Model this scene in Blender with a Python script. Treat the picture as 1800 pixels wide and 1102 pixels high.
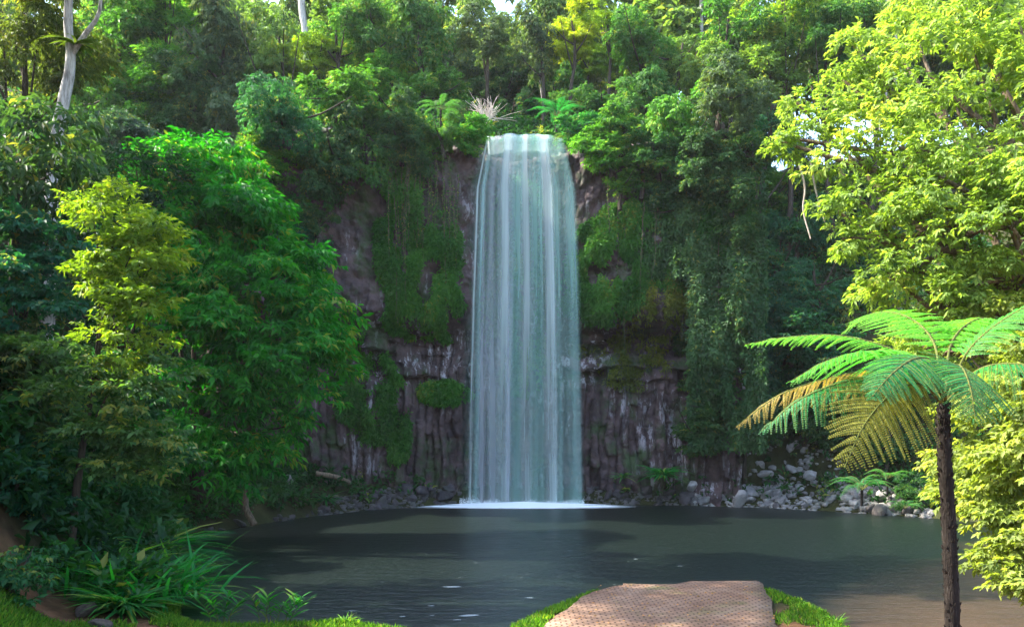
import bpy, math, random
import numpy as np
from mathutils import Vector, Matrix
for o in list(bpy.data.objects): bpy.data.objects.remove(o)
S = bpy.context.scene
COL = S.collection
R = math.radians
rng = np.random.default_rng(7)
random.seed(7)

# ------------------------------------------------------------------ camera, sky, sun
FPX, HOR, EYE = 1467.0, 778.0, 3.0
cam = bpy.data.objects.new('camera', bpy.data.cameras.new('camera')); COL.objects.link(cam)
cam.location = (0, 0, EYE); cam.rotation_euler = (R(90), 0, 0)
cam.data.sensor_width = 36; cam.data.lens = 36 * FPX / 1800
cam.data.shift_y = (HOR - 551) / 1800; cam.data.clip_end = 2000
S.camera = cam
SUN = Vector((-0.72, 0.14, 0.74)).normalized()          # towards the sun
EL = math.asin(SUN.z); AZ = math.atan2(SUN.x, SUN.y)
W = bpy.data.worlds.new("World"); S.world = W; W.use_nodes = True
nt = W.node_tree; nt.nodes.clear()
sky = nt.nodes.new('ShaderNodeTexSky'); sky.sky_type = 'NISHITA'; sky.sun_disc = False
sky.sun_elevation = EL; sky.sun_rotation = AZ; sky.dust_density = 2.0; sky.air_density = 1.0
bg = nt.nodes.new('ShaderNodeBackground'); bg.inputs[1].default_value = 0.15
wo = nt.nodes.new('ShaderNodeOutputWorld')
nt.links.new(sky.outputs[0], bg.inputs[0]); nt.links.new(bg.outputs[0], wo.inputs[0])
ld = bpy.data.lights.new('sun', 'SUN'); ld.energy = 3.0; ld.angle = R(0.6); ld.color = (1, .93, .8)
sun = bpy.data.objects.new('sun', ld); COL.objects.link(sun)
sun.rotation_euler = SUN.to_track_quat('Z', 'Y').to_euler(); sun.location = (-40, 30, 60)
S.view_settings.view_transform = 'Standard'; S.view_settings.look = 'None'
S.view_settings.exposure = 2.7; S.view_settings.gamma = 1
S.render.engine = 'CYCLES'
S.cycles.max_bounces = 7; S.cycles.transparent_max_bounces = 24
S.cycles.diffuse_bounces = 4; S.cycles.glossy_bounces = 2; S.cycles.transmission_bounces = 4

# ------------------------------------------------------------------ helpers
def P(px, py, Y):                    # world point seen at a pixel of the photograph, at distance Y
    return np.array([(px - 900) / FPX * Y, Y, EYE - (py - HOR) / FPX * Y])

def sm(a, b, x):
    t = np.clip((np.asarray(x, float) - a) / (b - a), 0, 1); return t * t * (3 - 2 * t)

def _h(i, j, k, seed):
    n = (i * 374761393 + j * 668265263 + k * 2147483647 + seed * 1274126177) & 0xffffffff
    n = ((n ^ (n >> 13)) * 1274126177) & 0xffffffff
    return ((n ^ (n >> 16)) & 0xffff) / 65535.0

def noise(x, y, z=0.0, seed=0):      # value noise 0..1
    x, y, z = np.broadcast_arrays(np.asarray(x, float), np.asarray(y, float), np.asarray(z, float))
    i, j, k = np.floor(x).astype(np.int64), np.floor(y).astype(np.int64), np.floor(z).astype(np.int64)
    u, v, w = x - i, y - j, z - k
    u, v, w = u*u*(3-2*u), v*v*(3-2*v), w*w*(3-2*w)
    r = 0
    for a in (0, 1):
        for b in (0, 1):
            for c in (0, 1):
                r = r + _h(i+a, j+b, k+c, seed) * (u if a else 1-u) * (v if b else 1-v) * (w if c else 1-w)
    return r

def fbm(x, y, z=0.0, seed=0, o=4):
    r = 0; a = 0.5; t = 0
    for q in range(o):
        r = r + a * noise(x * 2**q, y * 2**q, np.asarray(z, float) * 2**q, seed + q); t += a; a *= 0.5
    return r / t

def unit(v): return v / np.maximum(np.linalg.norm(v, axis=-1, keepdims=True), 1e-9)

def link(o, parent=None):
    COL.objects.link(o)
    if parent is not None: o.parent = parent
    return o

def tag(o, label=None, cat=None, group=None, kind=None):
    if label: o['label'] = label
    if cat: o['category'] = cat
    if group: o['group'] = group
    if kind: o['kind'] = kind
    return o

def empty(name, loc=(0, 0, 0), rz=0):
    o = bpy.data.objects.new(name, None); COL.objects.link(o)
    o.location = loc; o.rotation_euler = (0, 0, rz); o.empty_display_size = .2
    return o

def mesh_np(name, V, F, var=None, mats=(), smooth=False, midx=None, uv=None):
    V = np.asarray(V, np.float32); F = np.asarray(F, np.int32); k = F.shape[1]
    m = bpy.data.meshes.new(name)
    m.vertices.add(len(V)); m.vertices.foreach_set('co', V.ravel())
    m.loops.add(F.size); m.loops.foreach_set('vertex_index', F.ravel())
    m.polygons.add(len(F)); m.polygons.foreach_set('loop_start', np.arange(0, F.size, k, dtype=np.int32))
    try: m.polygons.foreach_set('loop_total', np.full(len(F), k, np.int32))
    except Exception: pass
    if smooth: m.polygons.foreach_set('use_smooth', np.ones(len(F), bool))
    for a in mats: m.materials.append(a)
    if midx is not None: m.polygons.foreach_set('material_index', np.asarray(midx, np.int32))
    if var is not None:
        at = m.attributes.new('v', 'FLOAT', 'POINT'); at.data.foreach_set('value', np.asarray(var, np.float32))
    if uv is not None:
        l = m.uv_layers.new(name='UVMap'); l.data.foreach_set('uv', np.asarray(uv, np.float32)[F.ravel()].ravel())
    m.update(calc_edges=True); m.validate()
    return m

def obj(name, me, parent=None, color=None):
    o = bpy.data.objects.new(name, me); link(o, parent)
    if color is not None: o.color = (*color, 1)
    return o

class Acc:                           # several pieces of ONE object
    def __init__(s): s.V = []; s.F = []; s.v = []; s.n = 0
    def add(s, V, F, var=0.5):
        V = np.asarray(V, float); s.V.append(V); s.F.append(np.asarray(F) + s.n); s.n += len(V)
        s.v.append(np.broadcast_to(var, (len(V),)).astype(float))
    def mesh(s, name, mats, smooth=False):
        return mesh_np(name, np.concatenate(s.V), np.concatenate(s.F), np.concatenate(s.v), mats, smooth)

def tube(pts, rad, n=8, wob=0.0):    # tapered tube along a polyline; quads
    pts = np.asarray(pts, float); m = len(pts)
    rad = np.broadcast_to(rad, (m,)).astype(float)
    T = unit(np.gradient(pts, axis=0))
    ref = np.array([0.13, 0.97, 0.2]) if abs(T[0][2]) > .5 else np.array([0, 0, 1.])
    V = []
    for i in range(m):
        a = unit(np.cross(T[i], ref)); b = np.cross(T[i], a)
        ang = np.arange(n) / n * 2 * math.pi
        rr = rad[i] * (1 + wob * (rng.random(n) - .5))
        V.append(pts[i] + (np.cos(ang) * rr)[:, None] * a + (np.sin(ang) * rr)[:, None] * b)
    V = np.concatenate(V); F = []
    for i in range(m - 1):
        for j in range(n):
            F.append((i*n+j, i*n+(j+1) % n, (i+1)*n+(j+1) % n, (i+1)*n+j))
    return V, np.array(F)

def spline(ctrl, m):                 # Catmull-Rom
    c = np.asarray(ctrl, float); c = np.vstack([2*c[0]-c[1], c, 2*c[-1]-c[-2]]); out = []
    seg = len(c) - 3
    for t in np.linspace(0, seg - 1e-6, m):
        i = int(t); u = t - i; p0, p1, p2, p3 = c[i:i+4]
        out.append(.5*((2*p1)+(-p0+p2)*u+(2*p0-5*p1+4*p2-p3)*u*u+(-p0+3*p1-3*p2+p3)*u**3))
    return np.array(out)

def leaves(pos, d, nrm, L, Wd, var, curl=0.25, seg=1):
    """pos base, d direction, nrm leaf normal; folded rhombus (seg=1) or long curved blade (seg=3)"""
    N = len(pos); L = np.broadcast_to(L, (N,))[:, None]; Wd = np.broadcast_to(Wd, (N,))[:, None]
    d = unit(d); s = unit(np.cross(d, nrm)); n = np.cross(s, d)
    if seg == 1:
        a = pos; m = pos + d * L * .45
        l = m + s * Wd * .5 + n * Wd * .18; r = m - s * Wd * .5 + n * Wd * .18
        t = pos + d * L * .97 - n * L * curl
        V = np.stack([a, l, t, r], 1).reshape(-1, 3)
        b = np.arange(N)[:, None] * 4
        F = np.concatenate([b + np.array([0, 2, 1]), b + np.array([0, 3, 2])], 0)
        return V, F, np.repeat(var, 4)
    ts = np.array([0, .22, .5, .8, 1.0]); ws = np.array([.25, .8, 1, .6, .04]); K = 5
    V = []
    for t, w in zip(ts, ws):
        c = pos + d * L * t * (1 - .12 * t * curl) - n * L * curl * t * t
        V += [c + s * Wd * .5 * w + n * Wd * .12 * w, c - s * Wd * .5 * w + n * Wd * .12 * w]
    V = np.stack(V, 1).reshape(-1, 3); b = np.arange(N)[:, None] * 10; F = []
    for i in range(K - 1):
        F += [b + np.array([2*i, 2*i+2, 2*i+3]), b + np.array([2*i, 2*i+3, 2*i+1])]
    return V, np.concatenate(F, 0), np.repeat(var, 10)

def crown_np(clumps, nsub=9, nspr=26, k=7, L=.2, wr=.45, flat=.5, droop=.35, subr=.46, gap=.1, curl=.25, jit=.35, long=False):
    """clumps: rows x,y,z,r. each clump -> sprays -> sprigs -> leaves. nspr is per unit spray at r=1 and L=.2"""
    PV, PF, PA = [], [], []; n0 = 0
    clumps = np.asarray(clumps, float); ctr = clumps[:, :3].mean(0)
    for cx, cy, cz, r in clumps:
        c = np.array([cx, cy, cz]); ns = max(3, int(nsub * (.7 + .6 * rng.random())))
        dd = unit(rng.normal(size=(ns, 3)) + np.array([0, 0, .25])); dd[:, 2] *= .85
        sc = c + dd * r * (.5 + .45 * rng.random((ns, 1)))
        for q in range(ns):
            sr = r * subr * (.6 + .8 * rng.random())
            cnt = max(4, int(nspr * (sr / .46) ** 2 * (.2 / L) ** 2 * (.7 + .6*rng.random())))
            a = rng.random(cnt) * 6.283; rr = np.sqrt(rng.random(cnt)) * sr
            out = unit(dd[q] * np.array([1, 1, .3]) + 1e-6)
            loc = np.stack([np.cos(a) * rr, np.sin(a) * rr, rng.normal(size=cnt) * sr * .16 * (flat / .5)], 1)
            loc[:, 2] -= droop * (rr**2 / sr + (loc @ out) * .5)      # a drooping, tilted plate
            p = sc[q] + loc
            ax = unit(out * .7 + np.stack([np.cos(a), np.sin(a), np.zeros(cnt)], 1) * .8 + rng.normal(size=(cnt, 3)) * jit - np.array([0, 0, droop * .7]))
            sv = np.clip(rng.normal(.5, .16) + rng.normal(size=cnt) * .12, 0, 1)
            side = unit(np.cross(ax, np.array([0, 0, 1.]) + rng.normal(size=(cnt, 3)) * .3)); up = np.cross(side, ax)
            j = np.arange(k); sg = np.where(j % 2 == 0, 1., -1.); tt = (j / k)
            pos = p[:, None] + ax[:, None] * (tt * L * 1.5)[None, :, None]
            d = ax[:, None] * (.5 + .5 * tt)[None, :, None] + side[:, None] * (sg * (1 - .7*tt))[None, :, None] \
                + rng.normal(size=(cnt, k, 3)) * .28 - np.array([0, 0, droop * .5])
            nr = up[:, None] + rng.normal(size=(cnt, k, 3)) * .35
            ll = L * (.65 + .6 * rng.random((cnt, k)))
            vv = np.clip(sv[:, None] + rng.normal(size=(cnt, k)) * .14, 0, 1)
            V, F, A = leaves(pos.reshape(-1, 3), d.reshape(-1, 3), nr.reshape(-1, 3), ll.ravel(), ll.ravel() * wr, vv.ravel(), curl, 3 if long else 1)
            PV.append(V); PF.append(F + n0); PA.append(A); n0 += len(V)
    return np.concatenate(PV), np.concatenate(PF), np.concatenate(PA)

# ------------------------------------------------------------------ materials
def nm(name):
    m = bpy.data.materials.new(name); m.use_nodes = True; t = m.node_tree; t.nodes.clear()
    out = t.nodes.new('ShaderNodeOutputMaterial')
    return m, t, out
def N(t, ty, **kw):
    n = t.nodes.new(ty)
    for k, v in kw.items(): setattr(n, k, v)
    return n
def bs(t, rough=.6, spec=.3, color=None):
    b = N(t, 'ShaderNodeBsdfPrincipled'); b.inputs['Roughness'].default_value = rough
    b.inputs['Specular IOR Level'].default_value = spec
    if color: b.inputs['Base Color'].default_value = (*color, 1)
    return b
def ramp(t, stops):
    r = N(t, 'ShaderNodeValToRGB'); e = r.color_ramp.elements
    while len(e) < len(stops): e.new(.5)
    for i, (p, c) in enumerate(stops):
        e[i].position = p; e[i].color = (*c, 1) if len(c) == 3 else c
    return r
def mixc(t, f, a, b, bt='MIX'):
    m = N(t, 'ShaderNodeMix', data_type='RGBA', blend_type=bt)
    for s, v in ((0, f), (6, a), (7, b)):
        if hasattr(v, 'links'): t.links.new(v, m.inputs[s])
        elif s: m.inputs[s].default_value = (*v, 1)
        else: m.inputs[s].default_value = v
    return m.outputs[2]
def tex(t, ty, scale, coord='Object', sc=(1, 1, 1), **kw):
    tc = N(t, 'ShaderNodeTexCoord'); mp = N(t, 'ShaderNodeMapping'); mp.inputs['Scale'].default_value = sc
    t.links.new(tc.outputs[coord], mp.inputs[0])
    n = N(t, ty); t.links.new(mp.outputs[0], n.inputs['Vector']); n.inputs['Scale'].default_value = scale
    for k, v in kw.items(): n.inputs[k].default_value = v
    return n
def mth(t, op, a, b=None, c=None, clamp=False):
    n = N(t, 'ShaderNodeMath', operation=op); n.use_clamp = clamp
    for i, v in enumerate((a, b, c)):
        if v is None: continue
        if hasattr(v, 'links'): t.links.new(v, n.inputs[i])
        else: n.inputs[i].default_value = v
    return n.outputs[0]
def bump(t, h, strength, dist, b):
    n = N(t, 'ShaderNodeBump'); n.inputs['Strength'].default_value = strength; n.inputs['Distance'].default_value = dist
    t.links.new(h, n.inputs['Height']); t.links.new(n.outputs[0], b.inputs['Normal']); return n

def leaf_mat(name, tr=.45, rough=.55, spec=.22):
    m, t, out = nm(name)
    oi = N(t, 'ShaderNodeObjectInfo'); at = N(t, 'ShaderNodeAttribute', attribute_name='v')
    hs = N(t, 'ShaderNodeHueSaturation'); t.links.new(oi.outputs['Color'], hs.inputs['Color'])
    hue = N(t, 'ShaderNodeMapRange'); hue.inputs[3].default_value = .515; hue.inputs[4].default_value = .478
    val = N(t, 'ShaderNodeMapRange'); val.inputs[3].default_value = .5; val.inputs[4].default_value = 1.6
    t.links.new(at.outputs['Fac'], hue.inputs[0]); t.links.new(at.outputs['Fac'], val.inputs[0])
    t.links.new(hue.outputs[0], hs.inputs['Hue']); t.links.new(val.outputs[0], hs.inputs['Value'])
    old = N(t, 'ShaderNodeMapRange'); old.inputs[1].default_value = .86; old.inputs[2].default_value = .93; old.inputs[4].default_value = .55
    t.links.new(at.outputs['Fac'], old.inputs[0]); lc = mixc(t, old.outputs[0], hs.outputs[0], (.30, .26, .05))
    b = bs(t, rough, spec); t.links.new(lc, b.inputs['Base Color'])
    tl = N(t, 'ShaderNodeBsdfTranslucent')
    tc = mixc(t, 1.0, lc, (1.7, 1.75, .55), 'MULTIPLY'); t.links.new(tc, tl.inputs[0])
    mx = N(t, 'ShaderNodeMixShader'); mx.inputs[0].default_value = tr
    t.links.new(b.outputs[0], mx.inputs[1]); t.links.new(tl.outputs[0], mx.inputs[2]); t.links.new(mx.outputs[0], out.inputs[0])
    return m
LEAF = leaf_mat('leaf')
FERN = leaf_mat('fern_leaf', .5, .5, .25)

def bark_mat(name, c0, c1, sc=6, c2=None):
    m, t, out = nm(name); b = bs(t, .85, .15)
    n = tex(t, 'ShaderNodeTexNoise', sc, sc=(3, 3, .6), Detail=6, Roughness=.65)
    r = ramp(t, [(.32, c0), (.62, c1)] + ([(.75, c2)] if c2 else [])); t.links.new(n.outputs[0], r.inputs[0])
    t.links.new(r.outputs[0], b.inputs['Base Color'])
    n2 = tex(t, 'ShaderNodeTexNoise', sc * 4, sc=(2, 2, .5), Detail=5)
    bump(t, n2.outputs[0], .8, .03, b); t.links.new(b.outputs[0], out.inputs[0]); return m
BARK = bark_mat('bark_dark', (.02, .016, .012), (.07, .055, .04))
BARKP = bark_mat('bark_pale', (.16, .15, .13), (.5, .48, .44), 4)
BARKM = bark_mat('bark_brown', (.06, .045, .03), (.2, .15, .1), 5)
BARKF = bark_mat('bark_fern', (.008, .006, .005), (.024, .019, .016), 9, (.12, .11, .10))
TWIG = bark_mat('twig_pale', (.3, .25, .2), (.62, .55, .47), 3)

def rock_mat(name, base, base2, moss, lichen=.0, objcol=False):
    m, t, out = nm(name); b = bs(t, .75, .3)
    n = tex(t, 'ShaderNodeTexNoise', 1.2, Detail=8, Roughness=.65)
    r = ramp(t, [(.3, base), (.7, base2)]); t.links.new(n.outputs[0], r.inputs[0]); c = r.outputs[0]
    if objcol:
        oi = N(t, 'ShaderNodeObjectInfo'); c = mixc(t, 1.0, c, oi.outputs['Color'], 'MULTIPLY')
    if lichen:
        l = tex(t, 'ShaderNodeTexNoise', 1.0, sc=(2.6, 2.6, .5), Detail=9, Roughness=.75)
        lr = ramp(t, [(.535, (0, 0, 0)), (.59, (1, 1, 1))]); t.links.new(l.outputs[0], lr.inputs[0])
        p = tex(t, 'ShaderNodeTexNoise', .22, Detail=2); pr = ramp(t, [(.47, (0, 0, 0)), (.58, (1, 1, 1))]); t.links.new(p.outputs[0], pr.inputs[0])
        f = mth(t, 'MULTIPLY', mth(t, 'MULTIPLY', lr.outputs[0], pr.outputs[0]), lichen)
        c = mixc(t, f, c, (.52, .5, .53))
    if moss:
        q = tex(t, 'ShaderNodeTexNoise', .55, Detail=7, Roughness=.7)
        qr = ramp(t, [(.5, (0, 0, 0)), (.62, (1, 1, 1))]); t.links.new(q.outputs[0], qr.inputs[0])
        c = mixc(t, mth(t, 'MULTIPLY', qr.outputs[0], moss), c, (.03, .07, .015))
    t.links.new(c, b.inputs['Base Color'])
    n3 = tex(t, 'ShaderNodeTexNoise', 5, Detail=8, Roughness=.7)
    bump(t, n3.outputs[0], .9, .12, b); t.links.new(b.outputs[0], out.inputs[0]); return m
CLIFF = rock_mat('cliff_rock', (.030, .021, .022), (.125, .082, .078), .75, .6)
ROCK = rock_mat('boulder_rock', (.35, .33, .32), (.9, .88, .86), .25, 0, True)

def soil_mat():
    m, t, out = nm('soil'); b = bs(t, .95, .1)
    n = tex(t, 'ShaderNodeTexNoise', 1.5, Detail=8, Roughness=.7)
    r = ramp(t, [(.3, (.016, .014, .008)), (.55, (.035, .04, .014)), (.75, (.07, .05, .03))]); t.links.new(n.outputs[0], r.inputs[0])
    # bare orange earth near the camera
    g = N(t, 'ShaderNodeNewGeometry'); sx = N(t, 'ShaderNodeSeparateXYZ'); t.links.new(g.outputs['Position'], sx.inputs[0])
    near = N(t, 'ShaderNodeMapRange'); near.inputs[1].default_value = 15; near.inputs[2].default_value = 12.5
    t.links.new(sx.outputs[1], near.inputs[0])
    n2 = tex(t, 'ShaderNodeTexNoise', 2.2, Detail=6); r2 = ramp(t, [(.38, (.07, .03, .016)), (.65, (.20, .095, .05))]); t.links.new(n2.outputs[0], r2.inputs[0])
    t.links.new(mixc(t, near.outputs[0], r.outputs[0], r2.outputs[0]), b.inputs['Base Color'])
    bump(t, n.outputs[0], .7, .15, b); t.links.new(b.outputs[0], out.inputs[0]); return m
SOIL = soil_mat()

def water_mat():
    m, t, out = nm('pool_water'); b = bs(t, .3, .5)
    g = N(t, 'ShaderNodeNewGeometry'); sx = N(t, 'ShaderNodeSeparateXYZ'); t.links.new(g.outputs['Position'], sx.inputs[0])
    # shallow muddy corner on the right, deep teal elsewhere
    n = tex(t, 'ShaderNodeTexNoise', .25, Detail=4)
    f = mth(t, 'ADD', mth(t, 'MULTIPLY', sx.outputs[0], .12), mth(t, 'MULTIPLY', sx.outputs[1], -.10))
    f = mth(t, 'ADD', f, mth(t, 'MULTIPLY', n.outputs[0], .8))
    mr = N(t, 'ShaderNodeMapRange'); mr.inputs[1].default_value = -.5; mr.inputs[2].default_value = .1; t.links.new(f, mr.inputs[0])
    t.links.new(mixc(t, mr.outputs[0], (.003, .0075, .0055), (.085, .052, .032)), b.inputs['Base Color'])
    a = tex(t, 'ShaderNodeTexNoise', 2.6, sc=(.55, 1.6, 1), Detail=5, Roughness=.6)
    c = tex(t, 'ShaderNodeTexNoise', 11, sc=(.5, 1.3, 1), Detail=3)
    h = mth(t, 'ADD', a.outputs[0], mth(t, 'MULTIPLY', c.outputs[0], .3))
    bump(t, h, .8, .08, b)
    t.links.new(b.outputs[0], out.inputs[0]); return m
WATER = water_mat()

def fall_mat(name, col, kx, amin, amax, lo, hi, seed, tint=None, soft=True, kz=.5):
    m, t, out = nm(name)
    uv = N(t, 'ShaderNodeTexCoord'); s = N(t, 'ShaderNodeSeparateXYZ'); t.links.new(uv.outputs['UV'], s.inputs[0])
    mp = N(t, 'ShaderNodeMapping'); mp.inputs['Scale'].default_value = (kx, kz, 1); mp.inputs['Location'].default_value = (seed, seed * .7, 0)
    t.links.new(uv.outputs['UV'], mp.inputs[0])
    n = N(t, 'ShaderNodeTexNoise'); n.inputs['Scale'].default_value = 1; n.inputs['Detail'].default_value = 2.5; n.inputs['Roughness'].default_value = .45
    t.links.new(mp.outputs[0], n.inputs['Vector'])
    mr = N(t, 'ShaderNodeMapRange', interpolation_type='SMOOTHSTEP')
    for i, v in ((1, lo), (2, hi), (3, amin), (4, amax)): mr.inputs[i].default_value = v
    t.links.new(n.outputs[0], mr.inputs[0])
    u = s.outputs[0]; e = mth(t, 'MULTIPLY', mth(t, 'MULTIPLY', u, mth(t, 'SUBTRACT', 1.0, u)), 4.0)
    if soft == 'strand': e = mth(t, 'POWER', e, 2.4)
    else: e = mth(t, 'MINIMUM', mth(t, 'MULTIPLY', e, 2.0), 1.0)
    a = mth(t, 'MULTIPLY', mr.outputs[0], e)
    # water thins a little on its way down
    v = s.outputs[1]
    fa = N(t, 'ShaderNodeMapRange'); fa.inputs[1].default_value = 0; fa.inputs[2].default_value = 1; fa.inputs[3].default_value = .72; fa.inputs[4].default_value = 1
    t.links.new(v, fa.inputs[0]); a = mth(t, 'MULTIPLY', a, fa.outputs[0])
    d = N(t, 'ShaderNodeBsdfDiffuse'); tl = N(t, 'ShaderNodeBsdfTranslucent')
    c = col
    if tint:
        mp2 = N(t, 'ShaderNodeMapping'); mp2.inputs['Scale'].default_value = (5, .3, 1); mp2.inputs['Location'].default_value = (seed * 3, 0, 0)
        t.links.new(uv.outputs['UV'], mp2.inputs[0])
        n2 = N(t, 'ShaderNodeTexNoise'); n2.inputs['Scale'].default_value = 1; t.links.new(mp2.outputs[0], n2.inputs['Vector'])
        r = ramp(t, [(.35, tint[0]), (.5, col), (.65, tint[1])]); t.links.new(n2.outputs[0], r.inputs[0]); c = r.outputs[0]
    for q in (d, tl):
        if isinstance(c, tuple): q.inputs[0].default_value = (*c, 1)
        else: t.links.new(c, q.inputs[0])
    m1 = N(t, 'ShaderNodeMixShader'); m1.inputs[0].default_value = .35; t.links.new(d.outputs[0], m1.inputs[1]); t.links.new(tl.outputs[0], m1.inputs[2])
    tr = N(t, 'ShaderNodeBsdfTransparent'); m2 = N(t, 'ShaderNodeMixShader')
    t.links.new(a, m2.inputs[0]); t.links.new(tr.outputs[0], m2.inputs[1]); t.links.new(m1.outputs[0], m2.inputs[2])
    t.links.new(m2.outputs[0], out.inputs[0]); return m

def foam_mat(name='foam', k=3.0, lo=.35, hi=.62):
    m, t, out = nm(name)
    uv = N(t, 'ShaderNodeTexCoord'); vd = N(t, 'ShaderNodeVectorMath', operation='SUBTRACT'); vd.inputs[1].default_value = (.5, .5, 0)
    t.links.new(uv.outputs['UV'], vd.inputs[0]); ln = N(t, 'ShaderNodeVectorMath', operation='LENGTH'); t.links.new(vd.outputs[0], ln.inputs[0])
    n = tex(t, 'ShaderNodeTexNoise', k, sc=(1, 2.5, 1), Detail=6, Roughness=.7)
    f = mth(t, 'ADD', mth(t, 'MULTIPLY', ln.outputs['Value'], -2.0), 1.0)      # 1 centre .. 0 rim
    f = mth(t, 'ADD', f, mth(t, 'MULTIPLY', mth(t, 'SUBTRACT', n.outputs[0], .5), .9))
    mr = N(t, 'ShaderNodeMapRange', interpolation_type='SMOOTHSTEP'); mr.inputs[1].default_value = lo; mr.inputs[2].default_value = hi
    t.links.new(f, mr.inputs[0])
    f2 = N(t, 'ShaderNodeMapRange'); f2.inputs[1].default_value = .5; f2.inputs[2].default_value = .36; t.links.new(ln.outputs['Value'], f2.inputs[0])
    a = mth(t, 'MULTIPLY', mr.outputs[0], f2.outputs[0])
    d = N(t, 'ShaderNodeBsdfDiffuse'); d.inputs[0].default_value = (.93, .97, .97, 1)
    tr = N(t, 'ShaderNodeBsdfTransparent'); m2 = N(t, 'ShaderNodeMixShader')
    t.links.new(a, m2.inputs[0]); t.links.new(tr.outputs[0], m2.inputs[1]); t.links.new(d.outputs[0], m2.inputs[2])
    t.links.new(m2.outputs[0], out.inputs[0]); return m

# ------------------------------------------------------------------ terrain
POOL = np.array([(-5.6,14.2),(-7.5,19),(-10.2,26.5),(-9.6,29.5),(-8.2,34),(-6.5,37.3),(-3.8,39.3),(0,40.3),(4.5,40.4),
    (8.5,39.9),(11.8,38.7),(15,35.5),(17,33),(20,27),(19,18),(14,12),(9,10),(6,11),(5.35,12.6),(5.5,14.6),(5.25,16.5),(3.2,16.75),(1.45,16.3),
    (.5,14.6),(-.3,12.8),(-.5,11.9),(-.9,11.9),(-1.2,12.8),(-2.7,13.7),(-4.2,13.4),(-5,13.5)])
def pool_sd(x, y):                   # + outside, - inside
    x = np.asarray(x, float); y = np.asarray(y, float)
    a = POOL; b = np.roll(POOL, -1, 0); dmin = np.full(x.shape, 1e9); ins = np.zeros(x.shape, bool)
    for (ax, ay), (bx, by) in zip(a, b):
        ex, ey = bx - ax, by - ay
        t = np.clip(((x-ax)*ex + (y-ay)*ey) / (ex*ex+ey*ey), 0, 1)
        dmin = np.minimum(dmin, np.hypot(x-ax-t*ex, y-ay-t*ey))
        c = ((ay > y) != (by > y)) & (x < (bx-ax)*(y-ay)/(by-ay+1e-12) + ax)
        ins ^= c
    return np.where(ins, -dmin, dmin)
def cliff_y(x): return np.interp(x, [-14,-11,-8,-4,0,4,8,10,13], [34.5,38.1,39.7,40.9,41.5,41.6,41.0,39.9,38.6])
def terrain(x, y):
    x = np.asarray(x, float); y = np.asarray(y, float)
    d = pool_sd(x, y); n = fbm(x*.25, y*.25, seed=3)
    inside = -np.minimum(1.5, -d * .6)
    near = .12 + np.clip((12.6 - y) * .085, 0, 1.25) + .04 * (n - .5)
    near = near * sm(0, .35, d) + 0.0
    bank = 1.5 * (1 - np.exp(-np.maximum(d, 0) / 1.6)) + .5 * (n-.5) * sm(0, 2, d)
    dd = np.maximum(d - 2.0, 0)
    side = bank + 23 * (1 - np.exp(-dd * 1.65 / 23)) + .12 * dd
    # vertical face behind the falls
    fy = y - (cliff_y(x) + 1.1)
    cl = bank + (18.0 - bank) * sm(0, .5, fy) + np.maximum(fy, 0) * .56
    gul = np.exp(-((x - .7) / 2.2) ** 2)
    cl = cl - gul * sm(0, .5, fy) * .3
    c = sm(-14, -11.5, x) * (1 - sm(9, 12.5, x)) * sm(31, 35, y)
    far = side * (1 - c) + cl * c + (n - .5) * 2.0 * sm(4, 10, d)
    w = np.maximum(sm(13.5, 20, y), sm(5.5, 11, np.abs(x)) * sm(-6, 4, y) * np.where(x < 0, 1, .35))
    w = w * np.where((x > -1) & (x < 6) & (y < 20), 0, 1)
    out = near * (1 - w) + far * w
    return np.where(d < 0, inside, out)
gx = np.concatenate([np.linspace(-300, -45, 18)[:-1], np.linspace(-45, -12, 60)[:-1], np.linspace(-12, 12, 150)[:-1], np.linspace(12, 45, 60)[:-1], np.linspace(45, 300, 18)])
gy = np.concatenate([np.linspace(-200, -8, 14)[:-1], np.linspace(-8, 10, 40)[:-1], np.linspace(10, 18, 70)[:-1], np.linspace(18, 48, 150)[:-1], np.linspace(48, 90, 30)[:-1], np.linspace(90, 400, 18)])
X, Y = np.meshgrid(gx, gy); Z = terrain(X, Y)
Z = np.where((Y > 60) | (np.abs(X) > 50), np.minimum(Z, 34), Z)
V = np.stack([X.ravel(), Y.ravel(), Z.ravel()], 1); nx, ny = len(gx), len(gy)
I = (np.arange(ny-1)[:, None] * nx + np.arange(nx-1)[None]).ravel()
ground = obj('ground', mesh_np('ground', V, np.stack([I, I+1, I+nx+1, I+nx], 1), None, [SOIL], True)); tag(ground, kind='structure')

def hit(px, py, y0=16., y1=70.):     # distance at which the view line meets the hillside
    ys = np.linspace(y0, y1, 260); p = np.stack([P(px, py, q) for q in ys]); tz = terrain(p[:, 0], p[:, 1])
    k = np.where((tz > p[:, 2]) | ((p[:, 1] > cliff_surface(p[:, 0], p[:, 2]) - .1) & (p[:, 2] < 18.2) & (p[:, 0] > -11.5) & (p[:, 0] < 11)))[0]
    return ys[k[0]] if len(k) else None
def gz(x, y): return float(terrain(np.array([x]), np.array([y]))[0])

# pool
V = [(-60, 5, 0), (60, 5, 0), (60, 44, 0), (-60, 44, 0)]
gx2 = np.linspace(-13, 22, 40); gy2 = np.linspace(8, 42, 40); X2, Y2 = np.meshgrid(gx2, gy2)
I = (np.arange(39)[:, None] * 40 + np.arange(39)[None]).ravel()
pool = obj('pool_water', mesh_np('pool_water', np.stack([X2.ravel(), Y2.ravel(), 0*X2.ravel()], 1), np.stack([I, I+1, I+41, I+40], 1), None, [WATER])); tag(pool, kind='structure')

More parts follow.
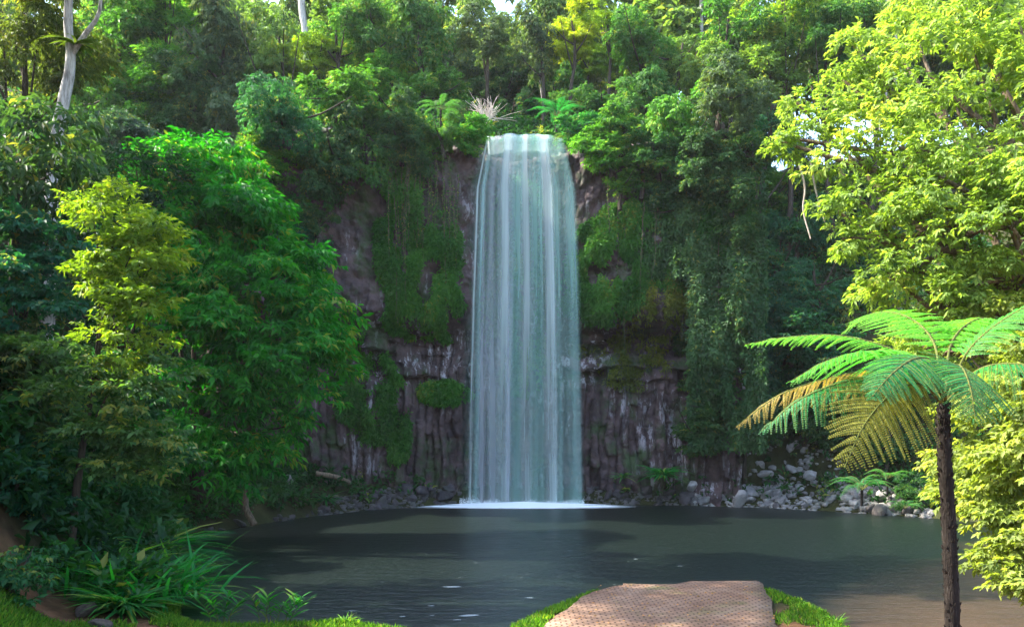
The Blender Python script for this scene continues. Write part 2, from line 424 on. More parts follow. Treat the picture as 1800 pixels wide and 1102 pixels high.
# ------------------------------------------------------------------ cliff face
def cliff_surface(x, z):
    b = cliff_y(x)
    lw = sm(0, 1, (9.3 - z) / 1.0)                              # 1 below the overhang
    up = 1 - lw
    warp = (fbm(x*.5, z*.25, seed=11) - .5) * 1.2
    # columns
    cu = (x + warp * .9 + .35 * fbm(x*1.7, z*.12, seed=15, o=3) + .25 * (fbm(x*.8, z*.9, seed=16, o=3) - .5)) / .40; ci = np.floor(cu); fr = cu - ci
    blk = np.floor((z + .5 * noise(x*2.1, z*.7, seed=17)) / 1.7 + _h(ci.astype(np.int64), 0*ci.astype(np.int64), 0*ci.astype(np.int64), 5) * 7)
    off = _h(ci.astype(np.int64), blk.astype(np.int64), 0*ci.astype(np.int64), 9)
    colm = ((off - .5) * .62 + .16 * np.abs(2*fr - 1) ** 3) * (1 - .8 * sm(9, 10.5, z) * sm(1.5, 4, np.abs(x - 2.5)))
    # ledges
    lz = (z + (fbm(x*.6, z*.3, seed=21) - .5) * 1.1) / .62; li = np.floor(lz); lf = lz - li
    led = (_h(li.astype(np.int64), np.floor(x/1.1 + li*.37).astype(np.int64), 0*li.astype(np.int64), 33) - .5) * 1.5 + .3 * lf
    lmask = sm(5.6, 6.6, z) * lw * sm(2.0, 4.0, np.abs(x + 1))
    y = b - .35 + lw * 1.1 * sm(1.5, 3.5, x) * sm(6.0, 9.0, z) + colm * (1 - lmask) * (.55 + .45*lw) + led * lmask
    y = y - up * (.95 + .7 * fbm(x*.35, z*.3, seed=41)) * (1 - .8 * np.exp(-((x-.6)/2.9)**4))
    y = y + (fbm(x*.9, z*.9, seed=51, o=5) - .5) * 1.5 * (.4 + .6*up) + (fbm(x*4, z*3, seed=61, o=4) - .5) * .3
    # smoother, set back and rounded under the lip of the falls
    y = y + 2.0 * sm(17.0, 18.3, z) ** 2 + .35 * np.exp(-((x - .6)/2.4)**2)
    y = y - .5 * sm(8.5, 10.8, x)*0
    return y
cx = np.linspace(-11.5, 10.8, 560); cz = np.linspace(-.6, 18.35, 420); CXg, CZg = np.meshgrid(cx, cz)
top = 18.0 - .25*np.exp(-((CXg-.7)/1.9)**4) + (fbm(CXg*.4, 0*CXg, seed=71)-.5)*.9*(1-np.exp(-((CXg-.7)/2.2)**4))
CZw = -.6 + (CZg + .6) / 18.95 * (top + .6)
CYg = cliff_surface(CXg, CZg)
V = np.stack([CXg.ravel(), CYg.ravel(), CZw.ravel()], 1); nx = len(cx)
I = (np.arange(len(cz)-1)[:, None] * nx + np.arange(nx-1)[None]).ravel()
cliff = obj('rock_cliff', mesh_np('rock_cliff', V, np.stack([I, I+1, I+nx+1, I+nx], 1), None, [CLIFF], False)); tag(cliff, kind='structure')

# ------------------------------------------------------------------ waterfall
ZT = 17.85
def fall_sheet(name, mat, left, right, parent, yo=0.0, nu=40, nv=70, rough=.05, seed=0):
    """left/right: (py, px) lists giving the edges of this sheet; follows a throw from the lip"""
    zs = []; V = []; UV = []
    for j in range(nv):
        s = j / (nv - 1)
        if s < .1: y = 42.6 - (42.6 - 40.35) * (s / .1); z = ZT - .03 * (1 - s/.1)
        else:
            q = (s - .1) / .9; z = ZT * (1 - q ** 1.0) + 0.02; drop = ZT - z
            y = 40.35 - .55 * math.sqrt(drop / ZT) * 1.0; z = max(z, .02)
            z -= .0
        if s >= .1 and s < .16: z = z - 0
        py = HOR + (EYE - z) * FPX / 40.0
        l = np.interp(py, *zip(*left)); r = np.interp(py, *zip(*right))
        for i in range(nu):
            u = i / (nu - 1); px = l + (r - l) * u
            x = (px - 900) / FPX * 40.0
            yy = y + yo + (noise(np.array(u * 9), np.array(s * 1.2), seed=seed) - .5) * rough * 6 * min(1, s * 4)
            lip = (abs(2*(px-918)/118)**3*.2 + (noise(np.array(px*.09), np.array(.3), seed=90)-.5)*.22) * max(0., 1 - s*4)
            V.append((x, float(yy), z - float(lip))); UV.append((u, 1 - s))
    I = (np.arange(nv-1)[:, None] * nu + np.arange(nu-1)[None]).ravel()
    F = np.stack([I, I+nu, I+nu+1, I+1], 1)
    return obj(name, mesh_np(name, V, F, None, [mat], True, uv=UV), parent)
wf = empty('waterfall', (.6, 40, 0)); wf.location = (0, 0, 0)
tag(wf, 'tall white waterfall dropping in a long silky veil from the cliff lip into the pool', 'waterfall')
LE = [(215, 862), (232, 859), (250, 845), (275, 826), (320, 819), (890, 808)]
RE = [(215, 970), (240, 986), (290, 994), (400, 1002), (890, 1024)]
m1 = fall_mat('fall_veil_back', (.12, .30, .22), 9, .22, .46, .38, .64, 3.1, ((.08, .26, .15), (.19, .30, .29)))
m2 = fall_mat('fall_veil_mid', (.56, .78, .72), 15, .0, .12, .46, .66, 7.7, ((.62, .62, .72), (.55, .8, .72)), kz=.35)
m3 = fall_mat('fall_veil_front', (.8, .86, .88), 34, .0, .13, .46, .66, 13.3, ((.8, .74, .84), (.7, .88, .86)), kz=.8)
fall_sheet('water_veil', m1, LE, RE, wf, .25, seed=1)
fall_sheet('water_veil', m2, LE, RE, wf, .08, seed=2)
fall_sheet('water_veil', m3, [(p, q+6) for p, q in LE], [(p, q-4) for p, q in RE], wf, -.06, seed=3)
sm1 = fall_mat('fall_strand', (.82, .94, .92), 3, .2, .62, .3, .7, 21, soft='strand', kz=2)
sm2 = fall_mat('fall_strand_pink', (.76, .78, .86), 3, .12, .46, .3, .7, 27, soft='strand', kz=2)
sm3 = fall_mat('fall_strand_teal', (.52, .84, .76), 3, .15, .45, .3, .7, 29, soft='strand', kz=2)
for (t0, b0, wt, wb, mt) in [(872, 846, 7, 9, sm2), (888, 866, 11, 13, sm2), (897, 884, 8, 10, sm1), (905, 893, 5, 6, sm2), (925, 925, 6, 9, sm1), (938, 941, 7, 9, sm3),
        (953, 968, 8, 9, sm1), (966, 984, 6, 8, sm3), (979, 1008, 7, 10, sm3), (862, 826, 2, 2.5, sm1), (913, 908, 9, 10, sm3), (959, 975, 4, 4, sm1), (869, 836, 3, 4, sm3), (946, 953, 3, 4, sm3), (984, 1018, 4, 6, sm3)]:
    c = [(215, t0), (235, t0), (890, b0)]; mid = (t0 + b0) / 2 + (b0-t0) * .18
    c = [(215, t0), (236, t0 + .12*(b0-t0)), (330, t0 + .6*(b0-t0)), (520, t0 + .8*(b0-t0)), (890, b0)]
    fall_sheet('water_strand', mt, [(p, q - 1.8*(wt if p < 300 else wb)) for p, q in c], [(p, q + 1.8*(wt if p < 300 else wb)) for p, q in c], wf, -.16, nu=9, rough=.01, seed=int(t0))
# foam where it lands
def ellipse_disc(cx_, cy_, rx, ry, z, n=48, rings=6):
    V = [(cx_, cy_, z + .16)]; UV = [(.5, .5)]; F = []
    for k in range(1, rings + 1):
        for i in range(n):
            a = i / n * 6.2832; f = k / rings; V.append((cx_ + rx*f*math.cos(a), cy_ + ry*f*math.sin(a), z + .16*(1-f)**1.2)); UV.append((.5 + .5*f*math.cos(a), .5 + .5*f*math.sin(a)))
    V = np.array(V); 
    for i in range(n): F.append((0, 1+i, 1+(i+1) % n, 0))
    tri = [(0, 1+i, 1+(i+1) % n) for i in range(n)]
    for k in range(rings - 1):
        for i in range(n):
            a = 1+k*n+i; b = 1+k*n+(i+1) % n; c = a+n; d = b+n; tri += [(a, c, d), (a, d, b)]
    return V, np.array(tri), np.array(UV)
V, F, UV = ellipse_disc(.45, 39.1, 5.6, 1.7, .012); obj('foam', mesh_np('foam', V, F, None, [foam_mat('foam_wide', 3, -.2, .35)], True, uv=UV), wf)
V, F, UV = ellipse_disc(.5, 39.5, 4.5, .9, .06); obj('foam', mesh_np('foam', V, F, None, [foam_mat('foam_dense', 2, -.1, .2)], True, uv=UV), wf)
# splash: low ragged fringe of white drops
a = Acc(); n = 9000
xs = rng.uniform(-2.5, 3.45, n); hh = np.abs(rng.normal(size=n)) * .12 * (.5 + noise(xs * 2.2, 0*xs, seed=5))
pos = np.stack([xs, 39.75 + rng.normal(size=n) * .13, .02 + hh], 1)
V, F, A = leaves(pos, rng.normal(size=(n, 3)), rng.normal(size=(n, 3)), .032, .026, rng.random(n))
mf, tf, of = nm('spray_white'); bb = bs(tf, .9, .1, (.95, .97, .97)); tf.links.new(bb.outputs[0], of.inputs[0])
obj('splash', mesh_np('splash', V, F, A, [mf]), wf)['kind'] = 'stuff'
# foam flecks drifting on the pool
n = 110; px = np.clip(rng.normal(880, 190, n), 380, 1500); py = rng.uniform(915, 1090, n); yy = EYE * FPX / (py - HOR); xx = (px - 900) / FPX * yy
ok = pool_sd(xx, yy) < -.4; xx, yy = xx[ok], yy[ok]; n = len(xx)
s = rng.lognormal(-3.9, .55, n); ang = rng.random((n, 7)) * .3 + np.arange(7) / 7 * 6.283; rad = rng.uniform(.5, 1.1, (n, 7))
V = np.stack([xx[:, None] + np.cos(ang)*rad*s[:, None]*1.6, yy[:, None] + np.sin(ang)*rad*s[:, None]*.7, np.full((n, 7), .006)], 2)
F = np.concatenate([np.arange(n)[:, None]*7 + np.array([0, i, i+1]) for i in range(1, 6)])
mfk, tfk, ofk = nm('fleck'); bb = bs(tfk, .6, .3, (.2, .24, .25)); tfk.links.new(bb.outputs[0], ofk.inputs[0])
fl = obj('foam_flecks', mesh_np('foam_flecks', V.reshape(-1, 3), F, None, [mfk])); tag(fl, 'small white flecks of foam drifting on the dark pool', 'foam', kind='stuff')

# ------------------------------------------------------------------ crown meshes shared by the hillside trees
def kinds():
    K = {}
    def cl(n, spread, zs, r0, r1):
        d = unit(rng.normal(size=(n, 3))) * (rng.random((n, 1)) ** .5); c = d * np.array([spread, spread, zs])
        return np.concatenate([c, rng.uniform(r0, r1, (n, 1))], 1)
    K['broad'] = [crown_np(cl(15, 2.0, 1.6, .45, 1.0), 8, 22, 7, .21, .46, .5, .3) for _ in range(3)]
    K['layered'] = [crown_np(cl(14, 2.1, 1.7, .45, .95), 8, 26, 7, .20, .36, .25, .45, .55) for _ in range(2)]
    K['fine'] = [crown_np(cl(16, 2.0, 1.8, .45, .95), 9, 26, 8, .155, .34, .9, .8, .42) for _ in range(2)]
    K['draped'] = [crown_np(cl(17, 1.6, 2.8, .4, .85), 8, 26, 8, .16, .4, 1.3, 1.3, .42) for _ in range(2)]
    K['airy'] = [crown_np(cl(12, 2.2, 1.8, .4, .75), 7, 17, 7, .19, .42, .4, .35) for _ in range(2)]
    out = {}
    for k, lst in K.items():
        out[k] = [mesh_np('crown_' + k, v, f, a, [LEAF]) for v, f, a in lst]
    return out
KM = kinds()
def trunk_mesh(base, topc, r0, mat, limbs=(), n=8, bend=.25):
    a = Acc(); b = np.array(base, float); t = np.array(topc, float)
    L = np.linalg.norm(t - b)
    ctrl = [b, b + (t-b)*.33 + rng.normal(size=3)*bend*L*.08, b + (t-b)*.66 + rng.normal(size=3)*bend*L*.1, t]
    pts = spline(ctrl, 14); a.add(*tube(pts, np.linspace(r0, r0*.35, 14), n, .15))
    for e in limbs:
        k = int(rng.integers(5, 12)); s = pts[k]; e = np.array(e, float)
        lp = spline([s, s + (e-s)*.5 + np.array([0, 0, -.08*np.linalg.norm(e-s)]), e], 8)
        a.add(*tube(lp, np.linspace(r0*.42, r0*.09, 8), 6))
    return a.mesh('trunk', [mat], True)
NT = [0]
def hill_tree(px, py, r, kind, color, label, name='tree', cat='tree', Y=None, dy=0., scz=1., group=None, trunk=True, bark=BARK, base_py=None):
    """crown centre seen at px,py; r = crown radius in photo pixels"""
    i = NT[0]; NT[0] += 1
    if Y is None:
        h = hit(px, min(py + r * .75, 870)); Y = (h if h else 49.) - r / FPX * 40 * .35
        Y = min(Y, 54)
    Y += dy; c = P(px, py, Y); rad = r * Y / FPX; s = rad / 2.35
    g0 = gz(c[0], c[1]); gb = min(g0, c[2] - .3 * rad) if g0 > c[2] - .2*rad else g0
    bx = c[0] + rng.normal() * .15 * rad
    if c[2] - gb > 2.0 * rad and -11.5 < c[0] < 11 and c[1] > 33 and gb < 12:      # rooted in the rock face, not at its foot
        gb = c[2] - rad * .7; g_y = float(cliff_surface(np.array([c[0]]), np.array([min(gb, 17.5)]))[0]) + .1; c[1] = max(c[1], g_y - rad * .6)
    root = empty(name, (bx, c[1], gb)); tag(root, label, cat, group)
    me = KM[kind][i % len(KM[kind])]
    cr = bpy.data.objects.new('crown', me); link(cr, root)
    cr.location = c - np.array([bx, c[1], gb]); cr.rotation_euler = (0, 0, i * 2.399); cr.scale = (s, s, s * scz)
    cr.color = (*color, 1)
    if trunk:
        rel = c - np.array([bx, c[1], gb]); lim = [rel + rng.normal(size=3) * rad * np.array([.5, .5, .35]) for _ in range(5)]
        obj('trunk', trunk_mesh((0, 0, -.3), rel + np.array([0, 0, .3*rad]), .05 + .05*rad, bark, lim), root)
    return root
# colours (base albedo; the yellows paint in sun shining through high crowns)
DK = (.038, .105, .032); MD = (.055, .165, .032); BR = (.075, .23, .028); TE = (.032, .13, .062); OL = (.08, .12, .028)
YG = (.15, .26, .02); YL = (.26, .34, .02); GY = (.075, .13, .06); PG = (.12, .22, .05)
HT = [
 # far left, top
 (40, 40, 120, 'fine', OL, 'dull olive tree filling the top left corner of the photo'),
 (215, 45, 85, 'broad', MD, 'mid green tree right of the pale trunk with the nest fern, touching the top edge'),
 (185, 150, 75, 'fine', MD, 'soft green tree just right of the forked pale trunk, below the nest fern'),
 (300, 20, 70, 'broad', BR, 'bright green tree with sunlit top at the top edge, left of centre'),
 (395, 50, 90, 'draped', GY, 'grey green vine-draped tree at the top edge, a third across the photo'),
 (270, 150, 80, 'broad', BR, 'leafy bright green tree in the upper left, above the silvery grey tree'),
 (215, 255, 62, 'layered', (.035, .085, .06), 'silvery blue green tree with flat layers above the big emerald tree'),
 (345, 145, 75, 'fine', DK, 'dark green tree between the bright upper left tree and the vine-draped one'),
 (420, 165, 85, 'draped', GY, 'tall grey green tree hung with creepers, left of the twin round shrubs'),
 (490, 90, 80, 'draped', PG, 'pale green creeper-covered tree left of the white trunk at the top'),
 (320, 250, 70, 'fine', DK, 'dark shaded tree just above the top of the emerald tree'),
 (395, 270, 60, 'fine', TE, 'small dark teal tree squeezed behind the left round shrub'),
 (505, 195, 80, 'fine', TE, 'dark blue green tree above the twin round shrubs on the cliff shoulder'),
 (590, 60, 65, 'airy', MD, 'loose green tree right of the white trunk at the top edge'),
 (560, 105, 46, 'layered', YG, 'yellow green tree top directly below the white trunk'),
 (600, 170, 62, 'broad', MD, 'rounded mid green tree between the yellow tree top and the cliff edge'),
 (640, 95, 48, 'airy', YG, 'sunlit yellow green sapling crown halfway between white trunk and waterfall'),
 (660, 30, 62, 'fine', MD, 'fine-leaved green tree at the top edge above the yellow sapling'),
 (575, 250, 68, 'draped', DK, 'dark creeper-hung tree on the cliff edge above the bare grey rock'),
 (640, 240, 60, 'draped', MD, 'green hanging tree on the cliff edge above the mossy rib'),
 (690, 150, 60, 'broad', BR, 'bright green bushy tree up left of the waterfall lip'),
 (735, 100, 42, 'layered', YG, 'small yellow topped tree upper left of the waterfall'),
 (745, 30, 70, 'draped', MD, 'tall green tree draped with vines at the top edge left of the sky gap'),
 (700, 240, 52, 'fine', DK, 'dark shrub beneath the small tree ferns left of the waterfall lip'),
 (800, 90, 62, 'draped', GY, 'tall grey green tree column standing behind the waterfall lip, to its left'),
 (775, 165, 52, 'broad', MD, 'mid green tree just left of the dead pale branches'),
 (822, 235, 40, 'broad', (.05, .2, .03), 'vivid green bush overhanging the left end of the waterfall lip'),
 (770, 235, 42, 'fine', MD, 'green shrub on the dark rock left of the overhanging vivid bush'),
 (855, 60, 55, 'fine', GY, 'hazy pale green tree beneath the left sky gap'),
 (895, 130, 48, 'fine', DK, 'dark tree in the gully right behind the waterfall lip'),
 (945, 60, 50, 'draped', GY, 'hazy tree just left of the yellow crown at the top centre'),
 (1005, 55, 52, 'layered', YL, 'glowing yellow green crown at the top centre right of the waterfall'),
 (1065, 35, 45, 'airy', YG, 'lighter yellow green crown right beside the glowing one at the top centre'),
 (1035, 105, 42, 'layered', YG, 'small yellow green crown just below the glowing one'),
 (975, 160, 52, 'fine', MD, 'green tree right behind the waterfall lip, under the yellow crowns'),
 (1060, 185, 62, 'fine', MD, 'soft green tree above the right shoulder of the waterfall'),
 (1020, 225, 40, 'broad', (.03, .16, .05), 'small fresh green tree on the right shoulder of the waterfall'),
 (1075, 262, 52, 'layered', BR, 'bright layered tree leaning over the dark rock right of the waterfall lip'),
 (1135, 60, 68, 'fine', MD, 'tall green tree right of the right sky gap at the top edge'),
 (1135, 165, 72, 'draped', MD, 'long vine-draped green tree above the right part of the cliff'),
 (1200, 100, 70, 'fine', PG, 'pale green tree below the thin pale trunk at the top right of centre'),
 (1205, 205, 72, 'draped', BR, 'bright creeper-clad tree in the middle of the right hillside'),
 (1130, 300, 50, 'layered', MD, 'small green tree at the top of the mossy cliff right of the falls'),
 (1280, 60, 75, 'airy', MD, 'open green tree at the top edge left of the big sunlit tree'),
 (1270, 170, 74, 'fine', GY, 'grey green fine-leaved tree on the right hillside, upper part'),
 (1350, 110, 78, 'broad', PG, 'pale green tree with yellow flecks up against the big sunlit tree'),
 (1375, 20, 75, 'airy', YG, 'yellow green tree at the top edge beside the big sunlit tree'),
 (1450, 60, 80, 'fine', MD, 'green tree behind the top of the big sunlit tree'),
 (1540, 40, 80, 'airy', PG, 'pale tree top behind the thin white trunks at the upper right'),
 (1250, 275, 66, 'fine', DK, 'dark tree with bare twigs in the middle of the right hillside'),
 (1330, 235, 70, 'fine', TE, 'dark blue green tree left of the sunlit branch tip'),
 (1210, 310, 55, 'draped', DK, 'dark draped shrub at the top of the vine curtain'),
 (1340, 335, 62, 'broad', MD, 'green tree directly below the sunlit branch tip'),
 (1400, 400, 66, 'fine', TE, 'dark tree right of the vine curtain, below the bare hanging roots'),
 (1300, 400, 48, 'fine', DK, 'dark shrub on the right edge of the vine curtain, upper part'),
 (1365, 460, 66, 'layered', (.025, .10, .04), 'feathery green tree beside the lower vine curtain'),
 (1430, 500, 70, 'fine', TE, 'shaded blue green tree above the tree fern and left of the sunlit one'),
 (1360, 560, 62, 'fine', (.02, .10, .05), 'teal green tree just above the tip of the highest fern frond'),
 (1290, 500, 42, 'fine', DK, 'dark narrow shrub at the right foot of the vine curtain'),
 (1440, 600, 70, 'broad', TE, 'shaded tree directly behind the upper fern fronds'),
 (1325, 660, 52, 'fine', (.018, .075, .035), 'dark tree left of the tips of the middle fern fronds'),
 (1250, 680, 52, 'broad', DK, 'dark bush right of the pale streaked columns, upper one'),
 (1238, 750, 52, 'broad', DK, 'dark rounded bush at the right foot of the cliff'),
 (1320, 735, 46, 'fine', DK, 'dark bush above the rubble slope, under the brown frond tip'),
 (1410, 715, 56, 'broad', DK, 'dark bush behind the drooping green frond, above the boulders'),
 (1520, 700, 66, 'broad', DK, 'dark tree behind the yellow brown hanging frond'),
 (1570, 765, 50, 'fine', DK, 'dark bush left of the tree fern trunk, above the shore'),
 (1620, 870, 40, 'fine', MD, 'green shrub on the shore just left of the tree fern trunk'),
 (690, 200, 50, 'fine', DK, 'dark tree on the cliff edge above the small tree ferns'),
 (665, 215, 40, 'broad', MD, 'green shrub up left of the small tree ferns'),
 (345, 212, 60, 'fine', DK, 'dark tree on the ridge straight above the emerald tree, behind the others'),
 (425, 235, 50, 'fine', DK, 'dark tree on the ridge behind the twin round shrubs'),
 (820, 205, 40, 'fine', DK, 'dark bush behind the pale fern left of the dead branches'),
 (1000, 190, 38, 'fine', MD, 'green bush right behind the lush fern clump at the lip'),
 (1320, 262, 52, 'broad', DK, 'dark tree at the corner of the cliff top, left of the sunlit branch tip'),
 (868, 165, 40, 'fine', DK, 'dark shrub right behind the dead pale branches at the lip'),
 (905, 190, 36, 'fine', (.018, .07, .03), 'low dark shrub in the middle of the creek gully above the lip'),
 (935, 130, 40, 'draped', MD, 'creeper-hung tree in the gully below the left edge of the yellow crowns'),
 (950, 200, 34, 'broad', (.02, .12, .04), 'low green shrub behind the fern clump at the lip'),
 (860, 110, 42, 'draped', DK, 'dark creeper-hung tree on the left flank of the creek gully'),
 (1100, 225, 50, 'broad', MD, 'green bushy tree on the cliff edge above the layered leaning tree'),
 (1160, 270, 52, 'fine', (.03, .12, .03), 'green shrub hanging over the cliff edge halfway to the vine curtain'),
 (1095, 330, 36, 'airy', (.06, .16, .02), 'light green sprig bush clinging to the rock right of the falls'),
 (1180, 345, 46, 'draped', (.025, .09, .025), 'creeper-hung shrub at the upper left of the vine curtain'),
 (1290, 590, 40, 'fine', DK, 'narrow dark shrub on the cliff right of the stepped ledges'),
 (1225, 600, 34, 'fine', (.03, .08, .02), 'small dark shrub at the right end of the stepped ledges'),
 (1265, 640, 40, 'broad', DK, 'dark bush above the pair beside the pale streaked columns'),
 (1290, 720, 46, 'fine', DK, 'dark bush behind the rounded one at the foot of the cliff'),
 (1355, 700, 50, 'fine', (.02, .08, .03), 'dark bush behind the brown frond tip'),
 (1450, 690, 60, 'broad', DK, 'dark tree behind the middle of the green fronds'),
 (1480, 745, 48, 'fine', DK, 'dark bush above the boulders, below the hanging yellow frond'),
 (605, 290, 42, 'draped', (.025, .09, .02), 'shaggy shrub hanging over the left top of the bare grey rock'),
 (735, 265, 36, 'draped', DK, 'shaggy dark shrub hanging over the rock left of the waterfall'),
 (560, 380, 34, 'fine', DK, 'dark shrub left of the top of the bare grey rock'),
 (1390, 300, 60, 'fine', DK, 'dark tree behind the sunlit branch tip'),
 (1470, 330, 60, 'broad', DK, 'dark tree glimpsed behind the middle of the sunlit tree'),
 (1290, 330, 50, 'fine', DK, 'dark tree between creeper-clad tree and sunlit branch tip'),
 # cliff shoulder left
 (470, 280, 52, 'broad', (.05, .17, .02), 'upper of the twin round shrubs, bright topped, left of the grey rock'),
 (510, 338, 58, 'fine', (.03, .13, .03), 'lower and wider of the twin round shrubs left of the grey rock'),
 (430, 345, 50, 'fine', DK, 'dark shrub in the hollow between emerald tree and twin round shrubs'),
 (500, 420, 50, 'fine', (.012, .10, .05), 'dark teal shrub behind the right edge of the emerald tree'),
 (552, 480, 32, 'fine', TE, 'small dark shrub at the left edge of the bare grey rock'),
 (545, 600, 36, 'fine', (.012, .09, .04), 'narrow shaded shrub between emerald tree and white stained columns'),
]
for i, (px, py, r, k, c, lab) in enumerate(HT):
    nm_ = 'shrub' if ('shrub' in lab or 'bush' in lab) else 'tree'
    yy = None
    if px < 130: yy = 26
    hill_tree(px, py, r * 1.12, k, c, lab, nm_, nm_, Y=yy)

# second row, standing behind the first all along the ridge: the wood beyond
KW = {}
def wood():
    Vs, Fs, As = [], [], []; n0 = 0
    spots = []
    for px in range(-260, 2200, 75):
        for Y_, py in ((56, 60), (63, -20), (60, 150), (70, 70)):
            qx = px + rng.uniform(-30, 30); qy = py + rng.uniform(-35, 35)
            if 850 < qx < 890 and qy < 70: continue
            if 1075 < qx < 1125 and qy < 70: continue
            if 895 < qx < 935 and 90 < qy < 170: continue
            spots.append((qx, qy, Y_))
    for q, (px, py, Y_) in enumerate(spots):
        k = ['broad', 'fine', 'draped'][q % 3]; me = KM[k][0]
        nv = len(me.vertices); co = np.empty(nv*3, np.float32); me.vertices.foreach_get('co', co); co = co.reshape(-1, 3)
        nf = len(me.polygons); ff = np.empty(nf*3, np.int32); me.loops.foreach_get('vertex_index', ff); ff = ff.reshape(-1, 3)
        av = np.empty(nv, np.float32); me.attributes['v'].data.foreach_get('value', av)
        keep = rng.random(nf // 2) < .35; half = nf // 2
        # faces come in sprays of 2n triangles, keep whole leaves
        lf = np.unique(ff[:, 0] // 4); kl = lf[rng.random(len(lf)) < .33]
        idx = (kl[:, None] * 4 + np.arange(4)).ravel(); vv = co[idx]; aa = av[idx]
        # enlarge leaves about their base for distance
        base = np.repeat(vv[0::4], 4, 0); vv = base + (vv - base) * 1.7
        th = rng.random() * 6.28; c, s = math.cos(th), math.sin(th); sc = rng.uniform(1.3, 1.8)
        vv = np.stack([vv[:, 0]*c - vv[:, 1]*s, vv[:, 0]*s + vv[:, 1]*c, vv[:, 2]], 1) * sc + P(px, py, Y_)
        b = np.arange(len(kl))[:, None] * 4 + n0
        Vs.append(vv); Fs.append(np.concatenate([b + [0, 2, 1], b + [0, 3, 2]])); As.append(aa); n0 += len(vv)
    return mesh_np('far_wood', np.concatenate(Vs), np.concatenate(Fs), np.concatenate(As), [LEAF])
fw = obj('far_wood', wood(), None, (.10, .18, .05)); tag(fw, 'hazy mass of forest rising behind the trees on the cliff top', 'forest', kind='stuff')

# undergrowth on all slopes
def surf_leaves(x, y, z, nrm, L, wr, var, spread=.3, k=5, out=.7, down=.3, curl=.3):
    n = len(x); p = np.stack([x, y, z], 1) + nrm * (rng.random((n, 1)) * spread)
    ax = unit(nrm * out + rng.normal(size=(n, 3)) * .6 - np.array([0, 0, down]))
    PP = (p[:, None] + rng.normal(size=(n, k, 3)) * L * .35).reshape(-1, 3)
    d = (ax[:, None] + rng.normal(size=(n, k, 3)) * .6).reshape(-1, 3)
    nn = (nrm[:, None] + np.array([0, 0, .6]) + rng.normal(size=(n, k, 3)) * .4).reshape(-1, 3)
    ll = L * (.6 + .8 * rng.random(n*k)); vv = np.clip(np.repeat(var, k) + rng.normal(size=n*k) * .12, 0, 1)
    return leaves(PP, d, nn, ll, ll * wr, vv, curl)
n = 44000
x = rng.uniform(-26, 24, n); y = rng.uniform(14, 54, n); d = pool_sd(x, y)
dens = noise(x*.6, y*.6, seed=8)
ok = (d > .35) & ~((x > -1.2) & (x < 6) & (y < 18)) & ((y > 15) | (np.abs(x) > 6)) & (dens > .16)
# keep clear: rock rubble and cliff foot
cf = (x > -9) & (x < 9) & (y > 35) & (y < cliff_y(x) + 1.2); ok &= ~(cf & (rng.random(n) < .75))
ok &= ~((x > 8) & (x < 16.5) & (d < 3.2) & (y > 30) & (rng.random(n) < .75))
ok &= ~((x > -4) & (x < 5) & (y > 39) & (y < 43)); ok &= (np.abs(x - .6) > 1.6) | (y > 44.5)
x, y = x[ok], y[ok]; z = terrain(x, y); e = .2
nr = unit(np.stack([-(terrain(x+e, y)-z)/e, -(terrain(x, y+e)-z)/e, np.ones_like(x)], 1))
V, F, A = surf_leaves(x, y, z, nr, .26, .42, np.clip(noise(x*.8, y*.8, seed=2), 0, 1), .7, 6, .8, .2)
ug = obj('undergrowth', mesh_np('undergrowth', V, F, A, [LEAF]), None, (.022, .085, .025)); tag(ug, 'low dark green undergrowth covering the slopes and banks', 'undergrowth', kind='stuff')

# moss, ferns and creepers on the rock face (pixel ellipses turned into places on the cliff)
def on_cliff(ells, n, seed):
    xs, zs = [], []
    for (px, py, rx, ry, w) in ells:
        m = int(n * w); a = rng.random(m) * 6.283; r = rng.random(m)**.6 * 1.15
        xs.append((px + rx*r*np.cos(a) - 900)/FPX*40.3); zs.append(EYE - (py + ry*r*np.sin(a) - HOR)/FPX*40.3)
    x = np.concatenate(xs); z = np.concatenate(zs)
    k = (rng.random(len(x)) < sm(.38, .62, fbm(x*2.0, z*.8, seed=seed))) & (z > .3) & (z < 18.2) & (np.abs(x) < 13)
    x, z = x[k], z[k]; zz = z + .0
    y = cliff_surface(x, z) - .02; e = .15
    nr = unit(np.stack([(cliff_surface(x+e, z)-y)/e*.5, -np.ones_like(x), (cliff_surface(x, z+e)-y)/e*.3], 1))
    return x, y, z, nr
x, y, z, nr = on_cliff([(708, 430, 32, 110, .5), (780, 490, 30, 95, .42), (740, 560, 55, 32, .22), (655, 700, 45, 70, .26), (700, 760, 16, 45, .1), (780, 690, 40, 16, .15), (620, 700, 30, 40, .2),
    (1045, 470, 38, 70, .5), (1090, 450, 50, 75, .42), (1060, 530, 55, 30, .3), (915, 500, 60, 170, .25), (620, 620, 30, 40, .05), (715, 330, 22, 60, .2), (1190, 400, 90, 100, 1.4)], 24000, 5)
V, F, A = surf_leaves(x, y, z, nr, .20, .34, np.clip((fbm(x*.9, z*.6, seed=12)-.5)*1.3+.45, 0, 1), .28, 5, .5, .9)
cm = obj('cliff_moss', mesh_np('cliff_moss', V, F, A, [LEAF]), None, (.05, .17, .025)); tag(cm, 'green moss and small hanging ferns matted over the rock face beside the waterfall', 'moss', kind='stuff')
x, y, z, nr = on_cliff([(1150, 560, 60, 60, .2), (1120, 650, 60, 30, .1), (1180, 530, 40, 30, .25), (1075, 610, 50, 25, .06)], 6500, 31)
V, F, A = surf_leaves(x, y, z, nr, .2, .25, np.clip(fbm(x*.7, z*.5, seed=14), 0, 1), .25, 5, .5, .8)
